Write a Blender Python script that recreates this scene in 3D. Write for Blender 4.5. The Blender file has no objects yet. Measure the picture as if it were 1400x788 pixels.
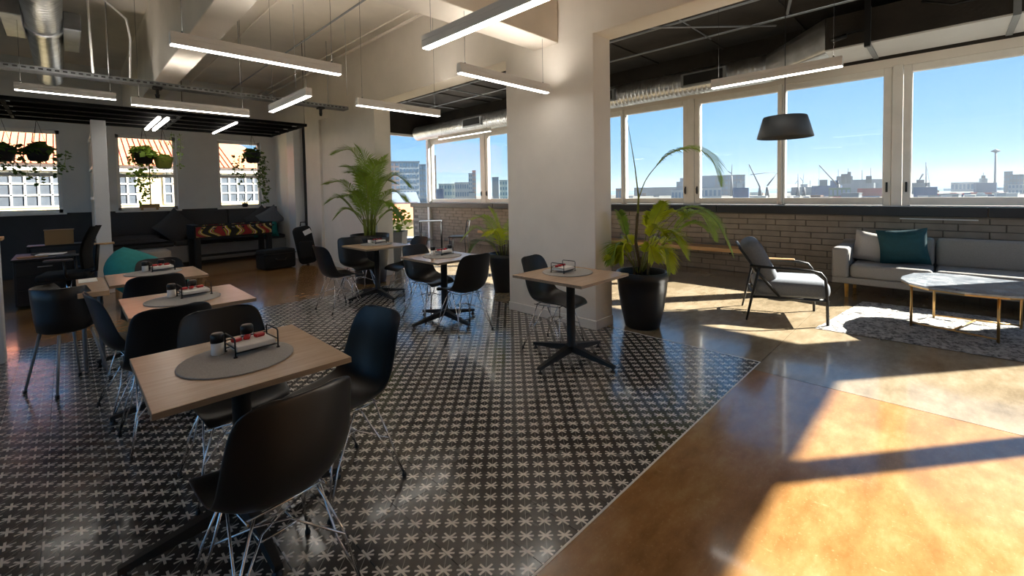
import bpy, bmesh, math, random
from mathutils import Vector, Matrix
R = math.radians
rnd = random.Random(7)
sc = bpy.context.scene
COL = sc.collection

# ------------------------------------------------------------------ camera
F_PX, CY_PX, YAW, PITCH, ROLL, EYE = 602.4, 285.95, R(44.71), R(2.166), R(1.007), 1.45
fw = Vector((math.cos(YAW)*math.cos(PITCH), math.sin(YAW)*math.cos(PITCH), -math.sin(PITCH)))
rt0 = Vector((math.sin(YAW), -math.cos(YAW), 0))
dn0 = fw.cross(rt0)
rt = rt0*math.cos(ROLL) + dn0*math.sin(ROLL)
dn = -rt0*math.sin(ROLL) + dn0*math.cos(ROLL)
cam = bpy.data.cameras.new('camera')
cam.sensor_width = 36.0
cam.lens = F_PX/1400*36
cam.shift_x = 0.0
cam.shift_y = -(394-CY_PX)/1400
cam.clip_start = 0.05
cam.clip_end = 20000
camo = bpy.data.objects.new('camera', cam)
COL.objects.link(camo)
m = Matrix((rt, -dn, -fw)).transposed().to_4x4()
m.translation = Vector((0, 0, EYE))
camo.matrix_world = m
sc.camera = camo

def ray(x, y):
    return rt*((x-700)/F_PX) + dn*((y-CY_PX)/F_PX) + fw
def far(px, d):
    v = ray(px, 262); v.z = 0; v.normalize()
    return v.x*d, v.y*d

# ------------------------------------------------------------------ sky, sun, exposure
SKY_GAIN, SUN_W = 0.60, 12.0
w = bpy.data.worlds.new('sky'); sc.world = w
w.use_nodes = True
nt = w.node_tree; nt.nodes.clear()
out = nt.nodes.new('ShaderNodeOutputWorld'); bg = nt.nodes.new('ShaderNodeBackground')
tc = nt.nodes.new('ShaderNodeTexCoord'); sx = nt.nodes.new('ShaderNodeSeparateXYZ')
cr = nt.nodes.new('ShaderNodeValToRGB')
nt.links.new(tc.outputs['Generated'], sx.inputs[0]); nt.links.new(sx.outputs['Z'], cr.inputs[0])
els = cr.color_ramp.elements
els[0].position = 0.0; els[0].color = (0.31, 0.45, 0.56, 1)
els[1].position = 1.0; els[1].color = (0.05, 0.16, 0.42, 1)
for p, c in ((0.05, (0.27, 0.46, 0.64, 1)), (0.12, (0.20, 0.42, 0.68, 1)), (0.25, (0.11, 0.31, 0.64, 1)), (0.5, (0.08, 0.25, 0.56, 1))):
    e = els.new(p); e.color = c
# the clear sky pales towards the sun
dp = nt.nodes.new('ShaderNodeVectorMath'); dp.operation = 'DOT_PRODUCT'
dp.inputs[1].default_value = Vector((1, -0.77, 0.85)).normalized()
nt.links.new(tc.outputs['Generated'], dp.inputs[0])
mr = nt.nodes.new('ShaderNodeMapRange'); mr.inputs['From Min'].default_value = -0.2; mr.inputs['From Max'].default_value = 1.0
nt.links.new(dp.outputs['Value'], mr.inputs['Value'])
pl_ = nt.nodes.new('ShaderNodeMix'); pl_.data_type = 'RGBA'; pl_.inputs[7].default_value = (0.46, 0.62, 0.78, 1)
pw = nt.nodes.new('ShaderNodeMath'); pw.operation = 'MULTIPLY'; pw.inputs[1].default_value = 0.22
nt.links.new(mr.outputs[0], pw.inputs[0]); nt.links.new(pw.outputs[0], pl_.inputs[0]); nt.links.new(cr.outputs[0], pl_.inputs[6])
nt.links.new(pl_.outputs[2], bg.inputs[0]); bg.inputs[1].default_value = SKY_GAIN
nt.links.new(bg.outputs[0], out.inputs[0])
sun = bpy.data.lights.new('sun', 'SUN'); sun.energy = SUN_W; sun.angle = R(0.6); sun.color = (1, 0.945, 0.86)
suno = bpy.data.objects.new('sun', sun); COL.objects.link(suno)
suno.rotation_euler = Vector((1, -0.77, 0.85)).to_track_quat('Z', 'Y').to_euler()
suno.location = (60, -46, 51)
vs = sc.view_settings
sc.display_settings.display_device = 'sRGB'
vs.view_transform = 'Standard'; vs.look = 'None'; vs.gamma = 1.0; vs.exposure = 1.42; vs.use_curve_mapping = False
LED, UP_FILL = 5.5, 15.0
HAZE = 0.00009
cy = sc.cycles
cy.use_denoising = True
cy.max_bounces = 10; cy.diffuse_bounces = 6; cy.glossy_bounces = 4; cy.transparent_max_bounces = 16; cy.transmission_bounces = 6
cy.sample_clamp_indirect = 6.0; cy.caustics_reflective = False; cy.caustics_refractive = False

# ------------------------------------------------------------------ materials
def srgb(r, g, b):
    f = lambda c: (c/255/12.92 if c/255 <= 0.04045 else ((c/255+0.055)/1.055)**2.4)
    return (f(r), f(g), f(b), 1)
class N:
    """tiny node helper"""
    def __init__(s, name):
        s.m = bpy.data.materials.new(name); s.m.use_nodes = True
        s.t = s.m.node_tree; s.t.nodes.clear()
        s.o = s.t.nodes.new('ShaderNodeOutputMaterial')
    def n(s, k, **kw):
        x = s.t.nodes.new(k)
        for a, b in kw.items(): setattr(x, a, b)
        return x
    def l(s, a, b): s.t.links.new(a, b)
    def math(s, op, a, b=None, c=None):
        x = s.n('ShaderNodeMath', operation=op)
        for i, v in enumerate((a, b, c)):
            if v is None: continue
            if isinstance(v, (int, float)): x.inputs[i].default_value = v
            else: s.l(v, x.inputs[i])
        return x.outputs[0]
    def mix(s, f, a, b):
        x = s.n('ShaderNodeMix', data_type='RGBA')
        for i, v in ((0, f), (6, a), (7, b)):
            if isinstance(v, (int, float, tuple)): x.inputs[i].default_value = v
            else: s.l(v, x.inputs[i])
        return x.outputs[2]
    def noise(s, vec, scale, detail=4, rough=0.55):
        x = s.n('ShaderNodeTexNoise'); x.inputs['Scale'].default_value = scale; x.inputs['Detail'].default_value = detail
        x.inputs['Roughness'].default_value = rough
        s.l(vec, x.inputs['Vector']); return x.outputs[0]
    def ramp(s, v, *stops):
        x = s.n('ShaderNodeValToRGB'); e = x.color_ramp.elements
        e[0].position, e[0].color = stops[0]; e[1].position, e[1].color = stops[-1]
        for p, c in stops[1:-1]:
            q = e.new(p); q.color = c
        s.l(v, x.inputs[0]); return x.outputs[0]
    def pos(s): return s.n('ShaderNodeNewGeometry').outputs['Position']
    def obj(s): return s.n('ShaderNodeTexCoord').outputs['Object']
    def scale(s, v, sc3):
        x = s.n('ShaderNodeMapping'); x.inputs['Scale'].default_value = sc3; s.l(v, x.inputs[0]); return x.outputs[0]
    def bump(s, h, strength, dist=0.01):
        x = s.n('ShaderNodeBump'); x.inputs['Strength'].default_value = strength; x.inputs['Distance'].default_value = dist
        s.l(h, x.inputs['Height']); return x.outputs[0]
    def pr(s, col, rough=0.5, metal=0.0, normal=None, **kw):
        x = s.n('ShaderNodeBsdfPrincipled')
        for k, v in dict({'Base Color': col, 'Roughness': rough, 'Metallic': metal}, **kw).items():
            if isinstance(v, (int, float, tuple)): x.inputs[k].default_value = v
            else: s.l(v, x.inputs[k])
        if normal is not None: s.l(normal, x.inputs['Normal'])
        s.l(x.outputs[0], s.o.inputs[0]); return x
def simple(name, c, rough=0.5, metal=0.0, var=0.0, vscale=8, bump=0.0, bscale=60, space='pos', **kw):
    k = N(name); v = k.pos() if space == 'pos' else k.obj()
    col = c
    if var:
        d = tuple(max(0, x*(1-var)) for x in c[:3])+(1,); u = tuple(min(1, x*(1+var)) for x in c[:3])+(1,)
        col = k.ramp(k.noise(v, vscale), (0.3, d), (0.7, u))
    nm = k.bump(k.noise(v, bscale, 3), bump) if bump else None
    k.pr(col, rough, metal, nm, **kw)
    return k.m
M = {}
M['plaster'] = simple('warm_white_plaster', srgb(232, 226, 217), 0.75, var=0.04, vscale=2.5, bump=0.08, bscale=35)
M['slab_white'] = simple('painted_concrete_ceiling', srgb(226, 218, 206), 0.8, var=0.09, vscale=1.3, bump=0.25, bscale=9)
M['slab_dark'] = simple('dark_painted_ceiling', srgb(46, 42, 38), 0.85, var=0.35, vscale=3.0, bump=0.4, bscale=20)
M['cool_paint'] = simple('pale_grey_paint', srgb(214, 215, 216), 0.5, var=0.03, vscale=4)
M['char_paint'] = simple('charcoal_wall_paint', srgb(58, 58, 60), 0.7, var=0.08, vscale=4)
M['black_plastic'] = simple('matte_black_plastic', srgb(14, 14, 16), 0.38, bump=0.03, bscale=400)
M['black_metal'] = simple('black_powder_coat', srgb(15, 15, 16), 0.5)
M['matte_black'] = simple('matte_black_paint', srgb(13, 13, 13), 0.9, **{'Specular IOR Level': 0.15})
M['black_fabric'] = simple('black_fabric', srgb(17, 17, 18), 0.9, bump=0.2, bscale=300)
M['grey_metal_dark'] = simple('slate_lamp_shade', srgb(66, 70, 74), 0.5)
M['chrome'] = simple('chrome_wire', (0.78, 0.78, 0.79, 1), 0.12, 1.0)
M['steel'] = simple('galvanised_steel', (0.52, 0.53, 0.54, 1), 0.34, 0.9, var=0.18, vscale=6)
M['grey_metal'] = simple('grey_painted_metal', srgb(140, 145, 150), 0.4, 0.3)
M['white_metal'] = simple('white_powder_coat', srgb(232, 231, 228), 0.4)
M['frame_paint'] = simple('cream_window_paint', srgb(234, 230, 223), 0.45, var=0.05, vscale=5)
M['ledge'] = simple('black_stone_ledge', srgb(34, 33, 33), 0.42, var=0.15, vscale=7)
M['brick'] = simple('taupe_brick', srgb(152, 141, 128), 0.75, var=0.13, vscale=6, bump=0.35, bscale=60)
M['mortar'] = simple('grey_mortar', srgb(112, 103, 93), 0.9, var=0.1, vscale=30)
M['gold'] = simple('brushed_brass', (0.60, 0.38, 0.15, 1), 0.32, 1.0)
M['sofa'] = simple('grey_wool_fabric', srgb(139, 135, 131), 0.95, var=0.08, vscale=90, bump=0.25, bscale=260)
M['chair_fabric'] = simple('slate_grey_fabric', srgb(108, 112, 118), 0.9, var=0.10, vscale=60, bump=0.25, bscale=200)
M['light_fabric'] = simple('light_grey_cushion_fabric', srgb(178, 172, 166), 0.95, var=0.05, vscale=60, bump=0.2, bscale=200)
M['teal'] = simple('teal_fabric', srgb(10, 66, 74), 0.75, var=0.12, vscale=20, bump=0.2, bscale=150)
M['teal_light'] = simple('turquoise_fabric', srgb(28, 128, 128), 0.8, var=0.10, vscale=20, bump=0.2, bscale=150)
M['dark_fabric'] = simple('dark_grey_upholstery', srgb(72, 71, 73), 0.92, var=0.08, vscale=50, bump=0.2, bscale=180)
M['bench_panel'] = simple('pale_grey_bench_panel', srgb(150, 152, 155), 0.55, var=0.05)
M['felt'] = simple('grey_felt', srgb(162, 159, 155), 0.98, var=0.14, vscale=160, bump=0.2, bscale=300)
M['red'] = simple('red_packet', srgb(170, 20, 26), 0.4)
M['white_gloss'] = simple('white_gloss', srgb(228, 225, 220), 0.3)
M['paper'] = simple('white_paper', srgb(232, 232, 230), 0.7)
M['soil'] = simple('potting_soil', srgb(52, 38, 28), 0.95, var=0.3, vscale=80, bump=0.6, bscale=90)
M['pot'] = simple('satin_black_pot', srgb(22, 22, 24), 0.45, var=0.05)
M['pot_grey'] = simple('grey_planter', srgb(120, 124, 130), 0.6, var=0.05)
M['stem'] = simple('palm_stem', srgb(128, 134, 52), 0.6, var=0.25, vscale=30)
M['stem_dark'] = simple('brown_cane', srgb(86, 74, 44), 0.7, var=0.3, vscale=40)
M['terracotta'] = simple('terracotta_pot', srgb(120, 62, 38), 0.8, var=0.1)
M['cane'] = simple('bamboo_stick', srgb(170, 140, 92), 0.6)
M['card'] = simple('cardboard', srgb(150, 118, 78), 0.8)
M['terrace'] = simple('terrace_paving', srgb(206, 203, 198), 0.8, var=0.06, vscale=3)
def leafmat(name, c, trans=0.35):
    k = N(name); v = k.pos()
    col = k.ramp(k.noise(v, 6), (0.3, tuple(x*0.65 for x in c[:3])+(1,)), (0.7, c))
    p = k.pr(col, 0.42)
    t = k.n('ShaderNodeBsdfTranslucent'); k.l(col, t.inputs[0])
    mx = k.n('ShaderNodeMixShader'); mx.inputs[0].default_value = trans
    k.l(p.outputs[0], mx.inputs[1]); k.l(t.outputs[0], mx.inputs[2]); k.l(mx.outputs[0], k.o.inputs[0])
    return k.m
M['leaf'] = leafmat('palm_leaf', srgb(150, 180, 66), 0.5)
M['leaf_lime'] = leafmat('lime_palm_leaf', srgb(204, 214, 48), 0.55)  # lime leaf, raised to put the lower fronds' back-light into the colour
M['leaf_dark'] = leafmat('ivy_leaf', srgb(84, 112, 44))
M['leaf_pale'] = leafmat('pale_leaf', srgb(126, 160, 70))
def wood(name, c1, c2, rough=0.45, axis=1, s=1.0):
    k = N(name); v = k.scale(k.obj(), (14*s, 1.2*s, 14*s) if axis == 1 else (1.2*s, 14*s, 14*s))
    g = k.noise(v, 3.0, 6, 0.6)
    k.pr(k.ramp(g, (0.3, c1), (0.7, c2)), rough, 0, k.bump(g, 0.05))
    return k.m
M['oak'] = wood('pale_oak_laminate', srgb(176, 146, 116), srgb(196, 168, 138), 0.27, axis=0)
M['oak_edge'] = wood('oak_edge_band', srgb(128, 110, 90), srgb(150, 132, 110), 0.5, axis=0)
M['timber'] = wood('honey_timber', srgb(192, 148, 98), srgb(218, 176, 126), 0.5)
M['timber_leg'] = wood('blond_timber_leg', srgb(196, 140, 58), srgb(214, 164, 80), 0.5)
def emit(name, c, s):
    k = N(name); e = k.n('ShaderNodeEmission'); e.inputs[0].default_value = c; e.inputs[1].default_value = s
    k.l(e.outputs[0], k.o.inputs[0]); return k.m
M['led'] = emit('led_diffuser', (1.0, 0.94, 0.86, 1), LED)
M['up_fill'] = emit('added_up_fill', (1.0, 0.92, 0.82, 1), UP_FILL)  # glow for the added strips that brighten the ceiling
M['led_soft'] = emit('soft_light_tube', (1.0, 0.93, 0.84, 1), 5.0)
M['steel_dark'] = simple('dull_galvanised_tray', (0.22, 0.23, 0.24, 1), 0.5, 0.7, var=0.2, vscale=6)
def glass(name, tint=(1, 1, 1, 1), f0=0.012):
    k = N(name)
    tr = k.n('ShaderNodeBsdfTransparent'); tr.inputs[0].default_value = tint
    gl = k.n('ShaderNodeBsdfGlossy'); gl.inputs['Roughness'].default_value = 0.0
    g = k.n('ShaderNodeNewGeometry'); d = k.n('ShaderNodeVectorMath', operation='DOT_PRODUCT')
    k.l(g.outputs['Incoming'], d.inputs[0]); k.l(g.outputs['Normal'], d.inputs[1])
    f = k.math('POWER', k.math('SUBTRACT', 1.0, k.math('ABSOLUTE', d.outputs['Value'])), 5.0)
    f = k.math('ADD', k.math('MULTIPLY', f, 1-f0), f0)
    mx = k.n('ShaderNodeMixShader'); k.l(f, mx.inputs[0]); k.l(tr.outputs[0], mx.inputs[1]); k.l(gl.outputs[0], mx.inputs[2])
    k.l(mx.outputs[0], k.o.inputs[0]); return k.m
M['glass'] = glass('window_glass', (0.97, 0.985, 0.98, 1))
M['glass_door'] = glass('glazed_wall_glass', (0.94, 0.975, 1.0, 1), 0.05)

# polished concrete, two slabs
def concrete(name, dark, mid, light, speck, rough=0.20):
    k = N(name); v = k.pos()
    big = k.noise(v, 1.1, 7, 0.62); sm = k.noise(k.scale(v, (1, 2.2, 1)), 4.5, 8, 0.66); fine = k.noise(v, 70, 3, 0.6)
    c = k.ramp(k.math('ADD', k.math('MULTIPLY', big, 0.55), k.math('MULTIPLY', sm, 0.45)), (0.34, dark), (0.5, mid), (0.66, light))
    st = k.ramp(k.noise(k.scale(v, (5.0, 1.5, 1)), 3.0, 12, 0.8), (0.60, (0, 0, 0, 1)), (0.70, (1, 1, 1, 1)))
    c = k.mix(k.math('MULTIPLY', st, 0.45), c, speck)
    f = k.ramp(fine, (0.60, (0, 0, 0, 1)), (0.78, (1, 1, 1, 1)))
    c = k.mix(k.math('MULTIPLY', f, 0.32), c, speck)
    r = k.ramp(sm, (0.3, (rough*0.85,)*3+(1,)), (0.75, (rough*1.3,)*3+(1,)))
    k.pr(c, r, 0, k.bump(big, 0.05, 0.01), **{'Coat Weight': 0.45, 'Coat Roughness': 0.08, 'IOR': 1.5})
    return k.m
M['amber'] = concrete('amber_polished_concrete', srgb(118, 82, 42), srgb(150, 109, 64), srgb(175, 138, 94), srgb(208, 176, 134))
M['olive'] = concrete('olive_polished_concrete', srgb(112, 98, 76), srgb(142, 126, 102), srgb(166, 151, 128), srgb(188, 175, 152))

# printed star tile: rows of six-armed stars set at 45 degrees to the tile
def startile(name):
    k = N(name); v = k.pos(); s3 = k.n('ShaderNodeSeparateXYZ'); k.l(v, s3.inputs[0])
    S = 0.0812
    x = k.math('SUBTRACT', s3.outputs[0], 1.31); y = k.math('SUBTRACT', s3.outputs[1], 1.36)
    u = k.math('MULTIPLY', k.math('SUBTRACT', x, y), 0.70711/S); q = k.math('MULTIPLY', k.math('ADD', x, y), 0.70711/S)
    u = k.math('SUBTRACT', k.math('FRACT', k.math('ADD', u, 200.5)), 0.5)
    q = k.math('SUBTRACT', k.math('FRACT', k.math('ADD', q, 200.5)), 0.5)
    au = k.math('ABSOLUTE', u); aq = k.math('ABSOLUTE', q)
    A = k.math('ABSOLUTE', k.math('MULTIPLY', k.math('SUBTRACT', u, q), 0.70711))
    B = k.math('ABSOLUTE', k.math('MULTIPLY', k.math('ADD', u, q), 0.70711))
    W, L = 0.056, 0.39
    def arm(across, along, wd=W, ln=L):
        return k.math('MULTIPLY', k.math('LESS_THAN', across, wd), k.math('LESS_THAN', along, ln))
    star = k.math('MAXIMUM', arm(aq, au), k.math('MAXIMUM', arm(A, B, W, 0.42), arm(B, A, W, 0.42)))
    thin = k.math('MULTIPLY', k.math('LESS_THAN', au, 0.014), 0.45)
    star = k.math('MAXIMUM', star, thin)
    n1 = k.noise(v, 5, 5); n2 = k.noise(v, 90, 3)
    dark = k.mix(n1, srgb(50, 48, 46), srgb(76, 72, 67))
    lite = k.mix(n2, srgb(206, 200, 190), srgb(232, 226, 216))
    c = k.mix(star, dark, lite)
    r = k.ramp(n1, (0.3, (0.16,)*3+(1,)), (0.7, (0.30,)*3+(1,)))
    k.pr(c, r, 0, k.bump(n1, 0.04), **{'Coat Weight': 0.35, 'Coat Roughness': 0.10})
    return k.m
M['star'] = startile('star_pattern_cement_tile')
M['grout'] = simple('dark_grout', srgb(92, 88, 83), 0.85)
M['edge_trim'] = simple('pale_metal_edge', srgb(226, 223, 216), 0.4, 0.1)

def rugmat():
    k = N('grey_shag_rug'); v = k.pos()
    a = k.noise(k.scale(v, (1, 1, 1)), 26, 5, 0.7); wv = k.noise(v, 6, 3)
    c = k.ramp(k.math('ADD', k.math('MULTIPLY', a, 0.75), k.math('MULTIPLY', wv, 0.25)), (0.40, srgb(84, 82, 80)), (0.53, srgb(186, 182, 178)), (0.62, srgb(206, 203, 198)))
    k.pr(c, 1.0, 0, k.bump(k.noise(v, 60, 4, 0.7), 0.9, 0.03)); return k.m
M['rug'] = rugmat()
def foosmat():
    k = N('printed_foosball_panel'); v = k.obj()
    wv = k.n('ShaderNodeTexWave'); wv.inputs['Scale'].default_value = 3.4; wv.inputs['Distortion'].default_value = 9.0; wv.inputs['Detail'].default_value = 1.0
    k.l(k.scale(v, (.26, 1, .75)), wv.inputs[0])
    cr = k.n('ShaderNodeValToRGB'); cr.color_ramp.interpolation = 'CONSTANT'; e = cr.color_ramp.elements
    e[0].position, e[0].color = 0.0, srgb(20, 20, 22); e[1].position, e[1].color = 0.84, srgb(150, 26, 34)
    for p, c in ((0.22, srgb(196, 176, 30)), (0.40, srgb(224, 216, 200)), (0.52, srgb(160, 30, 40)), (0.66, srgb(206, 190, 60)), (0.76, srgb(70, 90, 60))):
        q = e.new(p); q.color = c
    k.l(wv.outputs[0], cr.inputs[0]); k.pr(cr.outputs[0], 0.4); return k.m
M['foos'] = foosmat()
def marble():
    k = N('blue_grey_marble'); v = k.pos()
    n = k.noise(v, 5, 8, 0.7)
    c = k.ramp(n, (0.35, srgb(120, 126, 134)), (0.5, srgb(150, 156, 164)), (0.62, srgb(190, 194, 198)))
    k.pr(c, 0.10, 0, None, **{'Coat Weight': 0.6, 'Coat Roughness': 0.03}); return k.m
M['marble'] = marble()

# ------------------------------------------------------------------ mesh helpers
class MB:
    def __init__(s): s.bm = bmesh.new()
    def _new(s, geom): return geom
    def box(s, c, d, bev=0.0, rz=0.0, seg=1, mat=0, rot=None):
        t = bmesh.new(); bmesh.ops.create_cube(t, size=1.0)
        bmesh.ops.scale(t, vec=d, verts=t.verts)
        if bev > 0: bmesh.ops.bevel(t, geom=t.edges[:], offset=min(bev, min(d)*0.45), segments=seg, profile=0.5, affect='EDGES')
        mx = rot if rot is not None else Matrix.Rotation(rz, 3, 'Z')
        bmesh.ops.transform(t, matrix=Matrix.Translation(c) @ mx.to_4x4(), verts=t.verts)
        s.add(t, mat); return s
    def bx(s, x0, x1, y0, y1, z0, z1, bev=0.0, seg=1, mat=0):
        return s.box(((x0+x1)/2, (y0+y1)/2, (z0+z1)/2), (abs(x1-x0), abs(y1-y0), abs(z1-z0)), bev, 0, seg, mat)
    def add(s, t, mat=0):
        mp = {}
        for v in t.verts: mp[v] = s.bm.verts.new(v.co)
        for f in t.faces:
            try:
                g = s.bm.faces.new([mp[v] for v in f.verts]); g.material_index = mat; g.smooth = f.smooth
            except ValueError: pass
        t.free()
    def tube(s, pts, r, n=8, mat=0, cap=True, smooth=True, closed=False):
        pts = [Vector(p) for p in pts]; k = len(pts)
        rs = r if isinstance(r, (list, tuple)) else [r]*k
        rings = []; up = None
        for i, p in enumerate(pts):
            a = pts[(i-1) % k] if (closed or i > 0) else p
            b = pts[(i+1) % k] if (closed or i < k-1) else p
            d = (b-a)
            if d.length < 1e-9: d = Vector((0, 0, 1))
            d.normalize()
            if up is None:
                up = Vector((0, 0, 1)) if abs(d.z) < 0.9 else Vector((1, 0, 0))
            x = d.cross(up)
            if x.length < 1e-6: x = d.orthogonal()
            x.normalize(); y = x.cross(d).normalized(); up = y
            rings.append([s.bm.verts.new(p + (x*math.cos(2*math.pi*j/n) + y*math.sin(2*math.pi*j/n))*rs[i]) for j in range(n)])
        for i in range(k if closed else k-1):
            A, B = rings[i], rings[(i+1) % k]
            for j in range(n):
                f = s.bm.faces.new((A[j], A[(j+1) % n], B[(j+1) % n], B[j])); f.material_index = mat; f.smooth = smooth
        if cap and not closed:
            for q, rg in ((0, rings[0]), (1, rings[-1])):
                f = s.bm.faces.new(rg if q else rg[::-1]); f.material_index = mat
        return s
    def lathe(s, c, prof, n=24, mat=0, smooth=True, sy=1.0, capb=True, capt=True):
        rings = [[s.bm.verts.new((c[0]+r*math.cos(2*math.pi*j/n), c[1]+sy*r*math.sin(2*math.pi*j/n), c[2]+z)) for j in range(n)] for r, z in prof]
        for A, B in zip(rings, rings[1:]):
            for j in range(n):
                f = s.bm.faces.new((A[j], A[(j+1) % n], B[(j+1) % n], B[j])); f.material_index = mat; f.smooth = smooth
        if capb: s.bm.faces.new(rings[0][::-1]).material_index = mat
        if capt: s.bm.faces.new(rings[-1]).material_index = mat
        return s
    def prism(s, poly, z0, z1, mat=0, bev=0.0):
        t = bmesh.new(); lo = [t.verts.new((x, y, z0)) for x, y in poly]; hi = [t.verts.new((x, y, z1)) for x, y in poly]; n = len(poly)
        t.faces.new(lo[::-1]); t.faces.new(hi)
        for i in range(n): t.faces.new((lo[i], lo[(i+1) % n], hi[(i+1) % n], hi[i]))
        bmesh.ops.recalc_face_normals(t, faces=t.faces)
        if bev: bmesh.ops.bevel(t, geom=t.edges[:], offset=bev, segments=2, profile=0.5, affect='EDGES')
        s.add(t, mat); return s
    def quad(s, a, b, c, d, mat=0, smooth=False):
        f = s.bm.faces.new([s.bm.verts.new(p) for p in (a, b, c, d)]); f.material_index = mat; f.smooth = smooth; return s
    def tri(s, a, b, c, mat=0):
        f = s.bm.faces.new([s.bm.verts.new(p) for p in (a, b, c)]); f.material_index = mat; return s
    def grid(s, P, mat=0, smooth=True):
        V = [[s.bm.verts.new(p) for p in row] for row in P]
        for A, B in zip(V, V[1:]):
            for j in range(len(A)-1):
                f = s.bm.faces.new((A[j], A[j+1], B[j+1], B[j])); f.material_index = mat; f.smooth = smooth
        return s
    def build(s, name, mats, parent=None, kind=None, label=None, recalc=True):
        if recalc: bmesh.ops.recalc_face_normals(s.bm, faces=s.bm.faces)
        me = bpy.data.meshes.new(name); s.bm.to_mesh(me); s.bm.free()
        for x in (mats if isinstance(mats, (list, tuple)) else [mats]): me.materials.append(M[x] if isinstance(x, str) else x)
        o = bpy.data.objects.new(name, me); COL.objects.link(o)
        if parent is not None: o.parent = parent
        if kind: o['kind'] = kind
        if label: o['label'] = label
        return o
def root(name, label, cat, loc=(0, 0, 0), rz=0.0, group=None):
    o = bpy.data.objects.new(name, None); COL.objects.link(o)
    o.location = loc; o.rotation_euler = (0, 0, rz); o.empty_display_size = 0.1
    o['label'] = label; o['category'] = cat
    if group: o['group'] = group
    return o
def tag(o, label, cat, group=None):
    o['label'] = label; o['category'] = cat
    if group: o['group'] = group
    return o
def struct(o): o['kind'] = 'structure'; return o
def kids(o): return KID.get(o.name, None) or [c for c in bpy.data.objects if c.parent == o]
KID = {}
def dup(src, loc, rz, label, group=None, subs=None):
    def rec(o, p):
        c = o.copy(); COL.objects.link(c)
        if p is not None: c.parent = p
        for ch in list(o.children): rec(ch, c)
        return c
    r = rec(src, None); r.location = loc; r.rotation_euler = (0, 0, rz); r['label'] = label
    if group: r['group'] = group
    return r
def wavy(mb, mat=0): pass
def cushion(c, d, puff=0.35, n=10, rot=None):
    """soft box: superellipsoid-like pillow, corners drawn out"""
    mb = MB(); P = []
    def pt(u, v, s):
        e = (1-abs(u)**4)*(1-abs(v)**4)
        pin = 1 - 0.06*(abs(u)*abs(v))**0.5*0 - 0.085*(1-abs(u)**2)*(abs(v)**4) - 0.085*(1-abs(v)**2)*(abs(u)**4)
        return Vector((u*d[0]/2*pin, v*d[1]/2*pin, s*d[2]/2*max(0.06, e**0.5)))
    for s in (1, -1):
        G = []
        for i in range(n+1):
            row = []
            for j in range(n+1):
                u = -1+2*i/n; v = -1+2*j/n
                p = pt(u, v, s)
                if rot is not None: p = rot @ p
                row.append(p + Vector(c))
            G.append(row)
        mb.grid(G)
    bmesh.ops.remove_doubles(mb.bm, verts=mb.bm.verts, dist=0.0005)
    return mb
def rbox(c, d, bev, seg=3, rot=None):
    mb = MB(); mb.box(c, d, bev, 0, seg, 0, rot)
    for f in mb.bm.faces: f.smooth = True
    return mb

# ------------------------------------------------------------------ the room shell
XW, YB, YN, YS, XL = 8.15, 12.35, 11.7, -2.48, -6.0     # window wall, nook wall, glazed wall, sunny wall, far left wall
BX0, BX1 = 3.82, 4.13                                   # spine of pillars and beam
floor = struct(MB().bx(XL, XW+.2, YS-.2, YB+.2, -.25, -.012).build('floor', 'grout'))
TS = 0.2297; TX1, TY0 = 4.005, 1.10; NX, NY = 23, 23
TX0, TY1 = TX1-NX*TS, TY0+NY*TS
def slab(name, poly, mat):
    return struct(MB().prism(poly, -.02, 0.0).build(name, mat, floor))
slab('amber_slab', [(XL, YS), (3.808, YS), (3.808, TY0-.012), (XL, TY0-.012)], 'amber')
slab('amber_slab', [(XL, TY0-.006), (TX0-.006, TY0-.006), (TX0-.006, YB), (XL, YB)], 'amber')
slab('amber_slab', [(TX0, TY1+.006), (BX1, TY1+.006), (BX1, YB), (TX0, YB)], 'amber')
slab('olive_slab', [(3.814, YS), (XW, YS), (XW, TY0-.012), (3.814, TY0-.012)], 'olive')
slab('olive_slab', [(TX1+.014, TY0-.008), (XW, TY0-.008), (XW, YN), (TX1+.014+.12, YN), (TX1+.014+.12, TY1), (TX1+.014, TY1)], 'olive')
tm = MB().box((0, 0, -.006), (TS-.0018, TS-.0018, .012), .0008).build('tile', 'star', floor)
cells = sorted([(math.hypot(TX1-(i+.5)*TS, TY0+(j+.5)*TS), i, j) for i in range(NX) for j in range(NY)])
vis = []; rest = []
for d, i, j in cells:
    x, y = TX1-(i+.5)*TS, TY0+(j+.5)*TS
    ang = math.degrees(math.atan2(y, x))
    (vis if len(vis) < 300 and -5 < ang < 97 else rest).append((x, y))
for n, (x, y) in enumerate(vis):
    t = tm if n == 0 else tm.copy()
    if n: COL.objects.link(t)
    t.location = (x, y, rnd.uniform(-.0006, .0))
mb = MB()
for x, y in rest: mb.box((x, y, -.006), (TS-.0018, TS-.0018, .012), .0008)
mb.build('tile_field', 'star', floor, kind='stuff')
struct(MB().bx(TX0, TX1+.01, TY0-.012, TY0-.002, -.012, .0015).bx(TX1+.003, TX1+.014, TY0-.002, 2.5, -.012, .001).build('trim_1', 'edge_trim'))

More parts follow.
